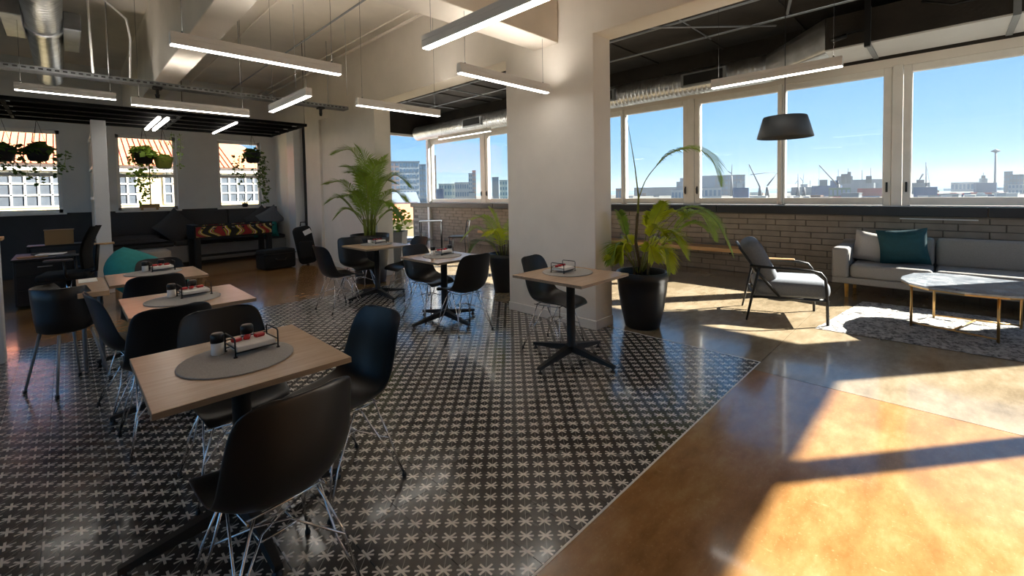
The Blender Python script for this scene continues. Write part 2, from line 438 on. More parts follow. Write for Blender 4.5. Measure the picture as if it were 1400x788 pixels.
# pillars and beams
def pillar(name, y0, y1):
    o = struct(MB().bx(BX0, BX1, y0, y1, 0, 3.06, .006).build(name, 'plaster'))
    struct(MB().bx(BX0-.008, BX1+.008, y0-.008, y1+.008, 0, .10, .004).build('skirting', 'plaster', o)); return o
pillar('pillar_1', 2.58, 3.85); pillar('pillar_2', 7.12, 9.04)
struct(MB().bx(BX0, BX1, YS, YB, 3.05, 4.2, .006).build('beam_1', 'plaster'))
struct(MB().bx(XL, BX0, 3.03, 3.38, 3.06, 4.2, .006).build('beam_2', 'slab_white'))
struct(MB().bx(.91, 1.17, 3.38, YB, 3.06, 4.2, .006).build('beam_3', 'slab_white'))
struct(MB().bx(XL, BX0, YS, YB, 4.15, 4.35).build('ceiling', 'slab_white'))
cd = struct(MB().bx(BX1, XW+.2, YS, YN+.1, 3.9, 4.1).build('ceiling_dark', 'slab_dark'))
mb = MB()
for k in range(14): mb.bx(BX1, XW, -2.0+k*1.2, -1.96+k*1.2, 3.875, 3.9)
mb2 = mb.build('ceiling_seams', 'slab_dark', cd, kind='stuff')

# nook wall with three sash windows (opposite the street)
W3 = [(-1.03, -.05), (.76, 1.78), (2.57, 3.50)]
mb = MB()
mb.bx(XL, BX1, YB, YB+.35, 0, 1.2)
wl = struct(mb.build('wall_back', 'char_paint'))
mb = MB(); xs = [XL]+[v for p in W3 for v in p]+[BX1]
for a, b in zip(xs[::2], xs[1::2]): mb.bx(a, b, YB, YB+.35, 1.2, 2.82)
mb.bx(XL, BX1, YB, YB+.35, 2.82, 4.2)
struct(mb.build('wall_back_upper', 'cool_paint'))
def sash(i, x0, x1):
    mb = MB(); y0, y1 = YB+.10, YB+.17; f = .055
    mb.bx(x0, x0+f, y0, y1, 1.2, 2.82).bx(x1-f, x1, y0, y1, 1.2, 2.82).bx(x0, x1, y0, y1, 1.2, 1.27).bx(x0, x1, y0, y1, 2.75, 2.82).bx(x0, x1, y0-.02, y1, 1.92, 1.98)
    mb.bx(x0-.05, x1+.05, YB-.06, YB+.1, 1.17, 1.205, .005)
    o = struct(mb.build('window_%d' % i, 'frame_paint'))
    MB().bx(x0+f, x1-f, y0+.03, y0+.036, 1.27, 1.92).build('pane', 'glass', o)
    MB().bx(x0+f, x1-f, y0+.03, y0+.036, 1.98, 2.75).build('pane', 'glass', o)
for i, (a, b) in enumerate(W3): sash(i+1, a, b)

# wall between nook and glazed room: piers, slim opening
struct(MB().bx(BX0, BX1, 9.04, 9.5, 0, 3.06).build('wall_nook_recess', 'plaster')).location.x = .05
struct(MB().bx(BX0, BX1, 9.5, 10.29, 0, 3.06, .004).build('wall_nook', 'plaster'))
struct(MB().bx(BX0, BX1, 11.16, YB, 0, 3.06).build('wall_nook_end', 'plaster'))
struct(MB().bx(BX0-.1, BX0+.15, 10.72, 11.16, 0, 3.06, .004).build('column_nook', 'cool_paint'))
o = struct(MB().bx(BX0+.1, BX0+.2, 10.29, 10.35, 0, 3.06).bx(BX0+.1, BX0+.2, 10.62, 10.72, 0, 3.06).bx(BX0+.1, BX0+.2, 10.35, 10.62, .0, .3).build('window_4', 'black_metal'))
MB().bx(BX0+.14, BX0+.146, 10.35, 10.62, .3, 3.06).build('pane', 'glass', o)

# window wall: brick below, ledge, frames, lintel
BH, BL, NB = .0935, .42, 11
back = struct(MB().bx(XW+.012, XW+.22, YS, 12.75, -.05, 1.02).build('wall_right', 'mortar'))
bm0 = MB().box((0, 0, 0), (.03, BL-.012, BH-.010), .003).build('brick', 'brick', back)
half = None; far_b = []; cnt = 0
for r in range(NB):
    off = (r % 2)*BL*.5 + (.07 if r % 3 == 0 else 0)
    n = int((12.75-YS)/BL)
    for k in range(n):
        y = YS+off+(k+.5)*BL
        if y+BL/2 > 12.75: continue
        z = (r+.5)*BH
        if (y > -1.3 and y < 5.6) or (y > 8.4 and y < 11.9):
            if cnt < 300:
                b = bm0 if cnt == 0 else bm0.copy()
                if cnt: COL.objects.link(b)
                b.location = (XW+.010+rnd.uniform(-.0035, .0025), y, z); cnt += 1; continue
        far_b.append((y, z))
mb = MB()
for y, z in far_b: mb.box((XW+.010+rnd.uniform(-.003, .002), y, z), (.03, BL-.012, BH-.010), .003)
mb.build('brick_field', 'brick', back, kind='stuff')
struct(MB().bx(XW-.08, XW+.25, YS, 12.75, 1.01, 1.15).build('trim_6', 'mortar'))
led = [YS, -.36, 2.9, 5.8, 8.7, 12.75]
for a, b in zip(led, led[1:]):
    struct(MB().bx(XW-.10, XW+.25, a+.004, b-.004, 1.03, 1.155, .006).build('sill_ledge', 'ledge'))
struct(MB().bx(XW-.03, XW+.02, YS, 11.66, 1.155, 1.172).build('trim_2', 'white_metal'))
struct(MB().bx(XW-.06, XW-.02, -.28, .47, .985, 1.0).build('pale_strip', 'white_metal'))  # short pale strip below part of the ledge
struct(MB().bx(XW, XW+.22, YS, YN, 3.10, 3.22).build('wall_right_header', 'plaster'))
struct(MB().bx(XW, XW+.22, YS, YN, 3.22, 3.95).build('wall_right_upper', 'slab_dark'))
struct(MB().bx(XW, XW+.22, YS, -1.86, 1.0, 3.12).build('wall_right_pier', 'plaster'))
thick = [(.37, .66), (3.24, 3.54), (6.12, 6.42), (9.0, 9.30)]; thin = [(1.88, 1.98), (4.76, 4.86), (7.64, 7.74)]
mb = MB()
for a, b in thick: mb.bx(XW-.005, XW+.12, a+.09, b-.09, 1.17, 3.12, .006)
for a, b in thin: mb.bx(XW-.02, XW+.10, a+.035, b-.035, 1.17, 3.12, .004)
struct(mb.build('trim_4', 'frame_paint'))
panes = [(-1.8, .37, .06, .085), (.66, 1.88, .085, .03), (1.98, 3.24, .03, .085), (3.54, 4.76, .085, .03), (4.86, 6.12, .03, .085), (6.42, 7.64, .085, .03), (7.74, 9.0, .03, .085), (9.30, 11.62, .085, .06)]
for i, (a, b, fl, fr) in enumerate(panes):
    x0, x1 = XW+.01, XW+.09; mb = MB()
    mb.bx(x0, x1, a-fl, a, 1.17, 3.10, .006).bx(x0, x1, b, b+fr, 1.17, 3.10, .006)
    mb.bx(x0, x1, a, b, 1.18, 1.285, .006).bx(x0, x1, a, b, 3.0, 3.10, .006)
    mb.bx(x0+.02, x1+.02, a-.012, a+.008, 1.27, 3.02).bx(x0+.02, x1+.02, b-.008, b+.012, 1.27, 3.02)
    o = struct(mb.build('window_%d' % (i+5), 'frame_paint'))
    MB().bx(XW+.06, XW+.066, a, b, 1.285, 3.0).build('pane', 'glass', o)
    for side, f in ((0, fl), (1, fr)):
        if f == .085:
            yy = a-.042 if side == 0 else b+.042
            h = MB().bx(x0-.012, x0+.002, yy-.012, yy+.012, 1.36, 1.50, .003).bx(x0-.035, x0-.01, yy-.008, yy+.008, 1.44, 1.46).bx(x0-.04, x0-.028, yy-.009, yy+.009, 1.38, 1.47, .003)
            h.build('handle', 'black_metal', o)

# sunny wall beside the lounge (outside the frame; its windows throw the big sun patch)
struct(MB().bx(XL, 4.35, YS-.3, YS, 0, 4.2).bx(4.35, XW+.2, YS-.3, YS, 0, 1.2).bx(4.35, XW+.2, YS-.3, YS, 3.68, 4.2).build('wall_front', 'plaster'))
o = struct(MB().bx(4.35, 4.43, YS-.12, YS-.02, 1.2, 3.68).bx(6.49, 6.63, YS-.12, YS-.02, 1.2, 3.68).bx(8.32, XW+.25, YS-.3, YS, 1.2, 3.68).bx(4.4, 8.32, YS-.12, YS-.02, 1.2, 1.28).bx(4.4, 8.32, YS-.12, YS-.02, 3.55, 3.68).build('window_13', 'frame_paint'))
MB().bx(4.43, 6.49, YS-.07, YS-.064, 1.28, 3.60).build('pane', 'glass', o)
MB().bx(6.63, 8.32, YS-.07, YS-.064, 1.28, 3.60).build('pane', 'glass', o)
# far left wall, out of view; its inferred window is widened for fill light
struct(MB().bx(XL-.3, XL, YS-.3, -2, 0, 4.2).bx(XL-.3, XL, 11.5, YB+.3, 0, 4.2).bx(XL-.3, XL, -2, 11.5, 0, .5).bx(XL-.3, XL, -2, 11.5, 3.75, 4.2).build('wall_left', 'plaster'))
o = struct(MB().bx(XL-.1, XL-.02, 2.45, 2.55, .5, 3.75).bx(XL-.1, XL-.02, 6.95, 7.05, .5, 3.75).bx(XL-.1, XL-.02, -2, -1.92, .5, 3.75).bx(XL-.1, XL-.02, 11.42, 11.5, .5, 3.75).build('window_14', 'frame_paint'))
MB().bx(XL-.06, XL-.054, -1.92, 11.42, .5, 3.75).build('pane', 'glass', o)

# glazed wall to the terrace
o = struct(MB().bx(BX1, XW-.05, YN-.03, YN+.05, 0, .05).bx(BX1, XW-.05, YN-.03, YN+.05, 3.2, 3.27).bx(5.95, 6.01, YN-.03, YN+.05, .05, 3.2).build('window_15', 'white_metal'))
MB().bx(BX1, XW-.05, YN, YN+.008, .05, 3.2).build('pane', 'glass_door', o)
struct(MB().bx(XW-.09, XW+.03, YN-.05, YN+.07, 0, 3.35, .01).build('column_corner', 'white_metal'))
struct(MB().bx(BX1, XW+.2, YN, YN+.2, 3.27, 4.0).build('wall_glazed_upper', 'slab_dark'))
struct(MB().bx(XW-.62, XW-.02, YN-.25, YN+.01, 3.22, 3.36, .01).build('trim_5', 'white_metal'))

# ------------------------------------------------------------------ shell chairs
def shell_mesh():
    prof = [(.245, .395, .175), (.235, .418, .186), (.19, .432, .200), (.08, .424, .212), (-.03, .412, .219), (-.11, .412, .221), (-.165, .435, .221), (-.20, .485, .220), (-.222, .55, .218), (-.240, .63, .213), (-.257, .71, .204), (-.270, .77, .194), (-.279, .805, .178), (-.283, .824, .148), (-.285, .831, .09)]
    NU = 14; P = []
    for i, (y, z, hw) in enumerate(prof):
        a = prof[max(0, i-1)]; b = prof[min(len(prof)-1, i+1)]
        d = Vector((0, b[0]-a[0], b[1]-a[1])).normalized(); nrm = Vector((0, d.z, -d.y))      # towards the sitter
        t = i/(len(prof)-1)
        curl = .012 + .075*math.exp(-((t-.42)/.20)**2) + .038*math.exp(-((t-.72)/.16)**2)
        row = []
        for j in range(NU+1):
            u = -1+2*j/NU
            e = abs(u)**2.6
            row.append(Vector((hw*u, y, z)) + nrm*(curl*e))
        P.append(row)
    mb = MB(); mb.grid(P)
    me = bpy.data.meshes.new('tmp'); mb.bm.to_mesh(me); mb.bm.free()
    o = bpy.data.objects.new('tmp', me); COL.objects.link(o)
    s = o.modifiers.new('s', 'SOLIDIFY'); s.thickness = .008; s.offset = 0
    b = o.modifiers.new('b', 'SUBSURF'); b.levels = 1; b.render_levels = 1
    dg = bpy.context.evaluated_depsgraph_get(); ev = o.evaluated_get(dg)
    m2 = bpy.data.meshes.new_from_object(ev); m2.name = 'shell'
    m2.materials.clear(); m2.materials.append(M['black_plastic'])
    for p in m2.polygons: p.use_smooth = True
    bpy.data.objects.remove(o); return m2
def make_shell_chair(label, group):
    r = root('shell_chair', label, 'chair', group=group)
    o = bpy.data.objects.new('shell', shell_mesh()); COL.objects.link(o); o.parent = r
    for sx_ in (-1, 1):
        for sy_ in (-1, 1):
            fx, fy = sx_*.215, sy_*.205 - .01
            ft = (fx, fy, .014)
            tx, ty = sx_*.105, sy_*.12
            mb = MB()
            mb.tube([ft, (fx*.82, ty*1.30, .22), (tx, ty, .405)], .0048, 6)
            mb.tube([ft, (fx*.78, fy*.62, .18), (sx_*.15, sy_*.02, .405)], .0048, 6)
            leg = mb.build('leg', 'chrome', r)
            MB().lathe((fx, fy, 0), [(.011, 0), (.012, .008), (.007, .024)], 8).build('foot_cap', 'black_plastic', leg)
    mb = MB()
    for sx_ in (-1, 1):
        mb.tube([(sx_*.13, -.14, .405), (sx_*.13, .14, .405)], .0045, 6)
        mb.tube([(sx_*.178, .165, .20), (sx_*.05, .03, .27), (sx_*-.05, -.03, .27), (sx_*-.178, -.175, .20)], .0042, 6)
    mb.tube([(-.13, .12, .405), (.13, .12, .405)], .0045, 6); mb.tube([(-.13, -.12, .405), (.13, -.12, .405)], .0045, 6)
    mb.tube([(.06, .05, .26), (-.06, .05, .26), (-.06, -.05, .26), (.06, -.05, .26)], .004, 6, closed=True)
    mb.build('brace', 'chrome', r)
    return r
GC = 'black shell chairs on chrome wire legs'
chair0 = make_shell_chair('', GC)
# rz: chair faces local +Y
spots = [
 (.48, 1.72, 6, 'black shell chair nearest the viewer, its back turned to us'),
 (.93, 2.16, 97, 'black shell chair at the right end of the nearest oak table'),
 (.58, 2.62, 181, 'black shell chair tucked under the far side of the nearest oak table'),
 (.40, 3.43, 3, 'black shell chair with squarish back at near side of the second oak table'),
 (.34, 4.05, -84, 'black shell chair with blue sheen at left end of the second oak table'),
 (.49, 4.83, 0, 'black shell chair between the second and third oak tables of the left row'),
 (.65, 5.55, 180, 'black shell chair showing only its top behind the third oak table'),
 (3.18, 2.61, 188, 'black shell chair between the white pillar and its small square table'),
 (2.98, 4.37, 186, 'black shell chair behind the middle square table, seat towards us'),
 (2.93, 3.65, -4, 'black shell chair near right of the middle square table, back to us'),
 (2.42, 5.53, -86, 'black shell chair in profile left of the table by the left palm'),
 (2.92, 6.02, 183, 'black shell chair between the far square table and the black planter'),
 (3.36, 5.45, 92, 'black shell chair half hidden right of the far square table'),
]
for i, (x, y, a, lb) in enumerate(spots):
    if i == 0:
        chair0.location = (x, y, 0); chair0.rotation_euler = (0, 0, R(a)); chair0['label'] = lb
    else: dup(chair0, (x, y, 0), R(a), lb, GC)

# ------------------------------------------------------------------ pedestal tables
def make_table(label, group, w=.68, d=.72, arm=.43, h=.742):
    r = root('pedestal_table', label, 'table', group=group)
    top = MB().bx(-w/2, w/2, -d/2, d/2, h-.024, h, .0015).build('tabletop', 'oak', r)
    mb = MB(); e = .0008
    mb.bx(-w/2-e, w/2+e, -d/2-e, -d/2+.001, h-.023, h-.001).bx(-w/2-e, w/2+e, d/2-.001, d/2+e, h-.023, h-.001).bx(-w/2-e, -w/2+.001, -d/2, d/2, h-.023, h-.001).bx(w/2-.001, w/2+e, -d/2, d/2, h-.023, h-.001)
    mb.build('edge_band', 'oak_edge', top)
    MB().lathe((0, 0, 0), [(.05, .10), (.05, .135), (.037, .15), (.037, h-.04), (.06, h-.034), (.06, h-.024)], 20).build('pedestal', 'black_metal', r)
    MB().bx(-.2, .2, -.03, .03, h-.034, h-.024).bx(-.03, .03, -.2, .2, h-.034, h-.024).build('top_bracket', 'black_metal', r)
    for k in range(4):
        a = k*math.pi/2; c, s = math.cos(a), math.sin(a)
        def q(u, v, z): return (c*u-s*v, s*u+c*v, z)
        t = bmesh.new()
        A = [t.verts.new(q(.03, v, z)) for v, z in ((-.034, .078), (.034, .078), (.026, .135), (-.026, .135))]
        B = [t.verts.new(q(arm, v, z)) for v, z in ((-.017, .034), (.017, .034), (.013, .056), (-.013, .056))]
        t.faces.new(A); t.faces.new(B[::-1])
        for j in range(4): t.faces.new((A[j], B[j], B[(j+1) % 4], A[(j+1) % 4]))
        bmesh.ops.recalc_face_normals(t, faces=t.faces)
        mb = MB(); mb.add(t)
        ar = mb.build('leg', 'black_metal', r)
        MB().lathe(q(arm-.02, 0, 0), [(.02, 0), (.021, .012), (.008, .016), (.008, .045)], 10).build('foot_glide', 'black_plastic', ar)
    return r
GT = 'square oak topped tables on black four-armed pedestals'
tabs = [
 (.51, 2.21, 0, 'pale oak table on black pedestal nearest the viewer, felt mat on top'),
 (.57, 3.80, 0, 'pale oak table second in the left row, behind the nearest table'),
 (.56, 5.22, 0, 'pale oak table third in the left row, in front of the teal chair'),
 (3.01, 2.29, 0, 'oak table on black four-armed base in front of the wide white pillar'),
 (2.97, 4.04, 0, 'pedestal table with blue window sheen left of the wide white pillar'),
 (3.04, 5.70, 0, 'far pedestal table in front of the tall bushy palm'),
]
T0 = None
for i, (x, y, a, lb) in enumerate(tabs):
    if i == 0:
        T0 = make_table(lb, GT); T0.location = (x, y, 0)
    else: dup(T0, (x, y, 0), a, lb, GT)
# ---- table settings: round felt mat, caddy, shakers
mat0 = MB().lathe((0, 0, 0), [(.214, 0), (.219, .002), (.219, .005), (.214, .0065)], 48).build('placemat', 'felt'); GM = 'round grey felt mats on the tables'
def make_caddy():
    r = root('condiment_caddy', '', 'caddy', group='wire condiment caddies on the mats')
    MB().bx(-.080, .080, -.062, .062, .020, .044, .004).build('tray', 'white_gloss', r)
    for s in (-1, 1):
        mb = MB(); x = s*.088
        mb.tube([(x, -.066, .001), (x, -.066, .078), (x, -.058, .084), (x, .058, .084), (x, .066, .078), (x, .066, .001)], .0034, 6)
        mb.tube([(x, -.066, .040), (x, .066, .040)], .0026, 6)
        mb.lathe((x, -.066, 0), [(.008, 0), (.008, .005)], 8).lathe((x, .066, 0), [(.008, 0), (.008, .005)], 8)
        mb.build('rail', 'black_metal', r)
    for y_, z_ in ((.066, .050), (.060, .017), (-.060, .017)): MB().tube([(-.088, y_, z_), (.088, y_, z_)], .0026, 6).build('cross_wire', 'black_metal', r)
    return r
def make_shaker(name, h=.095):
    r = root(name, '', 'shaker', group='glass shakers with black tops')
    MB().lathe((0, 0, 0), [(.024, 0), (.026, .004), (.025, h*.60)], 16).build('jar', 'white_gloss', r)
    MB().lathe((0, 0, 0), [(.0275, h*.58), (.0275, h*.90), (.022, h), (.004, h)], 16).build('lid', 'black_plastic', r)
    return r
cad0 = make_caddy(); sh0 = make_shaker('condiment_shaker')
pk0 = MB().box((0, 0, .008), (.042, .026, .016), .004).build('sauce_packet', 'red'); pk0['category'] = 'packet'
wh = ['nearest oak table', 'second oak table', 'third oak table', 'table in front of the wide white pillar', 'middle square table', 'far table before the tall palm']
mc = [(.50, 2.20), (.55, 3.80), (.56, 5.40), (3.06, 2.36), (2.98, 4.08), (3.10, 5.82)]
first = True
for i, (cx, cy_) in enumerate(mc):
    z = .742
    o = mat0 if first else mat0.copy()
    if not first: COL.objects.link(o)
    o.location = (cx, cy_, z); tag(o, 'round grey felt mat on the '+wh[i], 'placemat', GM)
    kx, ky = cx+.075, cy_+.07; zz = z+.0066
    if i == 3: kx, ky = cx-.02, cy_+.03
    q = cad0 if first else dup(cad0, (0, 0, 0), 0, '')
    q.location = (kx, ky, zz); q.rotation_euler = (0, 0, R(4)); q['label'] = 'white tray in black wire rails on the '+wh[i]
    pos = [(-.125, .045, 0), (.005, .095, 0)] if i < 3 else ([(-.125, .04, 0), (.11, .03, 0)] if i == 4 else [(-.125, .03, 0)] if i == 5 else [])
    for n, (u, v, w_) in enumerate(pos):
        q = sh0 if (first and n == 0) else dup(sh0, (0, 0, 0), 0, '')
        q.location = (kx+u, ky+v, zz+w_); q['label'] = ('black topped shaker left of caddy on the ', 'black topped shaker behind caddy on the ' if i < 3 else 'black topped shaker right of caddy on the ')[n]+wh[i]
    for n, (u, v, rr) in enumerate([(-.055, .025, 20), (-.01, .035, 70), (.040, .030, 10)]):
        o = pk0 if (first and n == 0) else pk0.copy()
        if not (first and n == 0): COL.objects.link(o)
        o.location = (kx+u, ky+v, zz+.0442); o.rotation_euler = (0, 0, R(rr))
        o['label'] = ('left', 'middle', 'right')[n]+' red packet on the '+wh[i]; o['group'] = 'red packets on the '+wh[i]
    first = False

# ------------------------------------------------------------------ ceiling lights, services
def P(x, y, d): return Vector((0, 0, EYE)) + ray(x, y)*d
def led(label, x0, y0, x1, y1, z=2.5, ct=4.15):
    L = math.hypot(x1-x0, y1-y0); a = math.atan2(y1-y0, x1-x0)
    r = root('pendant_strip_light', label, 'light', ((x0+x1)/2, (y0+y1)/2, z), a, 'white linear lights on steel cables')
    MB().bx(-L/2, L/2, -.032, .032, .006, .055, .002).bx(-L/2, L/2, -.032, -.029, .055, .09).bx(-L/2, L/2, .029, .032, .055, .09).bx(-L/2, -L/2+.003, -.029, .029, .055, .09).bx(L/2-.003, L/2, -.029, .029, .055, .09).build('housing', 'white_metal', r)
    MB().bx(-L/2+.004, L/2-.004, -.026, .026, 0.0, .006).build('diffuser', 'led', r)
    MB().bx(-L/2+.004, L/2-.004, -.026, .026, .056, .06).build('hidden_fill_strip', 'up_fill', r)  # hidden glowing strip, added on top of the housing to light the ceiling
    for s in (-1, 1):
        c = MB().tube([(s*L*.44, 0, .056), (s*L*.44, 0, ct-z)], .0017, 6)
        c.lathe((s*L*.44, 0, .088), [(.008, 0), (.008, .012), (.003, .022)], 8).build('cable', 'black_metal', r)
    return r
led('white strip light hanging over the second oak table, left of the pillar', .54, 3.80, 1.73, 3.80)
led('white strip light running out of the top of the frame', 1.88, 2.72, 1.88, 1.52)
led('white strip light overlapping the wide pillar, left of its face', 2.46, 3.06, 3.66, 3.06)
led('white strip light below the long beam near the tall palm', 2.44, 4.95, 3.62, 4.95)
led('short looking white strip light pointing away, near the cable tray end', 1.84, 6.02, 1.84, 4.80)
led('white strip light in front of the black hanging frame', .55, 6.50, 1.72, 6.50)
led('white strip light at far left below the spiral duct', -.37, 7.6, .50, 7.6, 2.72)
led('white strip light across the lounge windows', 4.82, 1.78, 4.82, .67, ct=3.9)
led('far strip light beneath the duct behind the wide pillar', 7.0, 9.6, 7.0, 7.6, 2.88, ct=3.9)

def spiral(name, label, p0, p1, r, ribs, mat='steel', extra=None):
    p0, p1 = Vector(p0), Vector(p1); L = (p1-p0).length; n = 28
    rt_ = root(name, label, 'duct', p0)
    d = (p1-p0).normalized(); q = d.to_track_quat('Z', 'Y').to_matrix()
    prof = []; z = 0; st = L/ribs
    for k in range(ribs):
        prof += [(r, z), (r, z+st*.80), (r*1.014, z+st*.86), (r*1.014, z+st*.96)]; z += st
    mb = MB(); mb.lathe((0, 0, 0), prof, n)
    bmesh.ops.transform(mb.bm, matrix=q.to_4x4(), verts=mb.bm.verts)
    mb.build('tube', mat, rt_); return rt_, q
r, q = spiral('spiral_duct', 'silver spiral duct at the ceiling top left, boxes at its sides', (-.11, 5.2, 3.62), (-.11, 11.2, 3.62), .165, 70)
for nm, b in (('damper_box', (.165, .32, 2.3, 3.4, -.13, .08)), ('damper_box', (-.34, -.165, 2.2, 3.2, -.1, .12))):
    MB().bx(*b, .01).build(nm, 'steel_dark', r)
mb = MB().lathe((0, 0, 0), [(.185, 0), (.19, .02), (.19, .08), (.185, .1)], 28)
bmesh.ops.transform(mb.bm, matrix=Matrix.Translation((0, 2.6, 0)) @ q.to_4x4(), verts=mb.bm.verts)
mb.build('collar', 'steel', r)
MB().tube([(0, 1, .165), (0, 1, .53)], .006, 6).tube([(0, 4.5, .165), (0, 4.5, .53)], .006, 6).build('hanger', 'steel', r)

r, q = spiral('spiral_duct', 'silver spiral duct above the lounge windows', (7.55, 1.95, 3.26), (7.55, 11.4, 3.26), .205, 120)
for y in (.9, 6.7, 2.9): MB().bx(-.24, -.17, y-.36, y+.36, -.11, .11, .004).build('grille_frame', 'grey_metal', r)
for y in (.9, 6.7, 2.9): MB().bx(-.25, -.235, y-.31, y+.31, -.08, .08).build('grille', 'black_metal', r)
mb = MB()
A = [(math.cos(t*2*math.pi/24)*.205, 0, math.sin(t*2*math.pi/24)*.205) for t in range(25)]
def sqr(t):
    c, s = math.cos(t), math.sin(t); m_ = max(abs(c), abs(s)); return (c/m_*.44+.12, -.75, s/m_*.22+.22)
B = [sqr(t*2*math.pi/24) for t in range(25)]
mb.grid([A, B]); mb.build('transition', 'steel', r)
r = root('rectangular_duct', 'boxy duct with pale underside above the lounge windows', 'duct', (7.67, 1.2, 3.26))
MB().bx(-.44, .44, -2.7, 0, .02, .44, .006).build('casing', 'slab_dark', r)
mb = MB().bx(-.438, .438, -2.7, 0, 0.0, .02)
mb.build('underside', 'cool_paint', r)
for y in (-.45, -1.7): MB().bx(-.46, .46, y-.03, y+.03, -.012, .46, .003).build('seam_band', 'grey_metal', r)
mb = MB().bx(-.52, -.46, -.48, -.42, -.05, .64).build('hanger', 'black_metal', r)
tag(MB().tube([(7.2, .25, 3.62), (7.17, 0, 3.5), (7.17, -.35, 3.5), (7.2, -.55, 3.66)], .014, 8).build('cable', 'black_plastic'), 'black cable looping along the boxy duct', 'cable')
r = root('spotlight', 'small black track spotlight on the boxy duct by the windows', 'light', (7.18, .86, 3.42))
MB().bx(-.02, .02, -.12, .12, 0, .02).build('mount', 'black_metal', r); MB().tube([(-.04, .10, -.03), (-.10, .24, -.07)], .03, 10).build('head', 'black_metal', r)
MB().tube([(0, .06, 0), (-.04, .10, -.03)], .01, 6).build('arm', 'black_metal', r)

# perforated cable tray under the white ceiling
r = root('cable_tray', 'galvanised cable tray crossing the ceiling above the black frame', 'tray', (0, 7.85, 3.0))
mb = MB()
for s in (-1, 1):
    mb.bx(-4, 3.66, s*.10-.003, s*.10+.003, .0, .055)
    for k in range(150): pass
mb.bx(-4, 3.66, -.10, .10, 0, .003)
mb.build('channel', 'steel_dark', r)
mb = MB()
for k in range(110): mb.bx(-4+.03+k*.069, -4+.07+k*.069, -.1045, -.1035, .018, .038)
mb.build('slots', 'black_metal', r, kind='stuff')
for x in (-.9, .45, 1.95, 3.3):
    MB().tube([(x, -.08, .05), (x, -.08, 1.15)], .005, 6).build('hanger', 'steel', r)
for x in (.95, 3.2):
    MB().bx(x-.05, x+.05, -.06, .06, -.03, 0).bx(x-.015, x+.015, -.03, .03, -.10, -.03).lathe((x, 0, -.15), [(.02, 0), (.03, .05)], 10).build('spotlight', 'black_metal', r)
def pipe(label, pts, rad=.014, mat='slab_white', name='ceiling_pipe'):
    return tag(MB().tube(pts, rad, 8).build(name, mat), label, 'pipe')
pipe('cream pipe along the long beam just below the white ceiling', [(3.62, 3.4, 3.98), (3.62, 12.3, 3.98)], .02)
pipe('second cream pipe beside the one along the long beam', [(3.48, 3.4, 4.02), (3.48, 12.3, 4.02)], .014)
pipe('thin grey pipe crossing the middle of the white ceiling', [(2.9, 3.4, 4.05), (2.9, 12.3, 4.05)], .013, 'grey_metal')
pipe('cream pipe left of the middle of the white ceiling', [(2.1, 3.4, 4.08), (2.1, 12.3, 4.08)], .012)
pipe('white cable bending down from ceiling to tray beside the spiral duct', [(.25, 7.2, 4.0), (.3, 7.1, 3.9), (.62, 7.4, 3.72), (.66, 7.5, 3.5), (.66, 7.75, 3.06)], .012, 'white_metal', 'ceiling_cable')
pipe('white vertical drop pole beside the spiral duct', [(.27, 7.5, 4.15), (.30, 7.7, 3.05)], .012, 'white_metal', 'ceiling_pole')
r = root('junction_box', 'white round junction box with cables on the ceiling by the duct', 'box', (.25, 7.25, 4.02))
MB().lathe((0, 0, 0), [(.13, 0), (.14, .02), (.14, .12)], 18).build('body', 'slab_white', r)
for x in (2.35, 3.1): pipe('thin drop rod between strip lights, %s' % ('left one near the cable tray' if x < 3 else 'right one near the long beam'), [(x, 6.6, 2.98), (x, 6.6, 4.15)], .004, 'steel', 'drop_rod')
# conduits on the dark ceiling
G = 'pale conduits on the dark ceiling'
def cond(lb, a, b, rad=.013): return tag(MB().tube([a, b], rad, 6).build('ceiling_conduit', 'grey_metal'), lb, 'pipe', G)
cond('pale conduit along the dark ceiling nearest the long beam', (4.75, -2, 3.72), (4.75, 11, 3.72))
cond('pale conduit along the middle of the dark ceiling', (5.9, -2, 3.7), (5.9, 11, 3.7))
cond('pale conduit along the dark ceiling next to the duct', (6.9, -2, 3.74), (6.9, 11, 3.74))
cond('diagonal conduit on the dark ceiling in front of the lamp', (5.0, 3.6, 3.66), (6.9, 1.7, 3.66))
cond('short cross conduit beside the pillar on the dark ceiling', (4.5, 3.6, 3.6), (5.5, 3.6, 3.6), .022)
cond('cross conduit over the armchair on the dark ceiling', (4.5, 2.6, 3.73), (7.0, 2.6, 3.73), .010)
cond('cross conduit at the top right of the dark ceiling', (4.6, .9, 3.68), (6.6, 1.5, 3.68), .018)
cond('cross conduit far behind the pillar on the dark ceiling', (4.4, 7.4, 3.62), (7.2, 7.4, 3.62), .015)
cond('second far cross conduit on the dark ceiling near the glazed wall', (4.4, 9.2, 3.66), (7.2, 9.2, 3.66), .012)

# black hanging frame above the seating nook
r = root('ceiling_rack', 'black metal rack hung over the seating nook, dark panels on it', 'rack', (0, 0, 2.66))
for y in (8.0, 8.45, 8.9, 9.35, 9.8): MB().bx(-4.0, 3.0, y-.04, y+.04, 0, .045).build('bar', 'matte_black', r)
for x in (-2.3, -.5, 1.25, 2.98): MB().bx(x-.02, x+.02, 8.02, 9.78, .005, .04).build('cross_bar', 'matte_black', r)
for x0, x1 in ((-3.9, -.55), (-.45, 1.2), (1.3, 2.9)):
    MB().bx(x0, x1, 8.05, 9.75, .046, .056).build('panel', 'matte_black', r)
for x in (-2.3, 1.25, 2.98): MB().tube([(x, 8.02, .04), (x, 8.02, 1.49)], .004, 6).build('cable', 'matte_black', r)
for x in (1.0, 1.1): MB().bx(x-.018, x+.018, 8.2, 9.7, -.05, -.012).build('light_bar', 'led_soft', r)
MB().bx(1.95, 1.975, 8.1, 9.7, -.03, -.005).build('light_bar', 'led_soft', r)

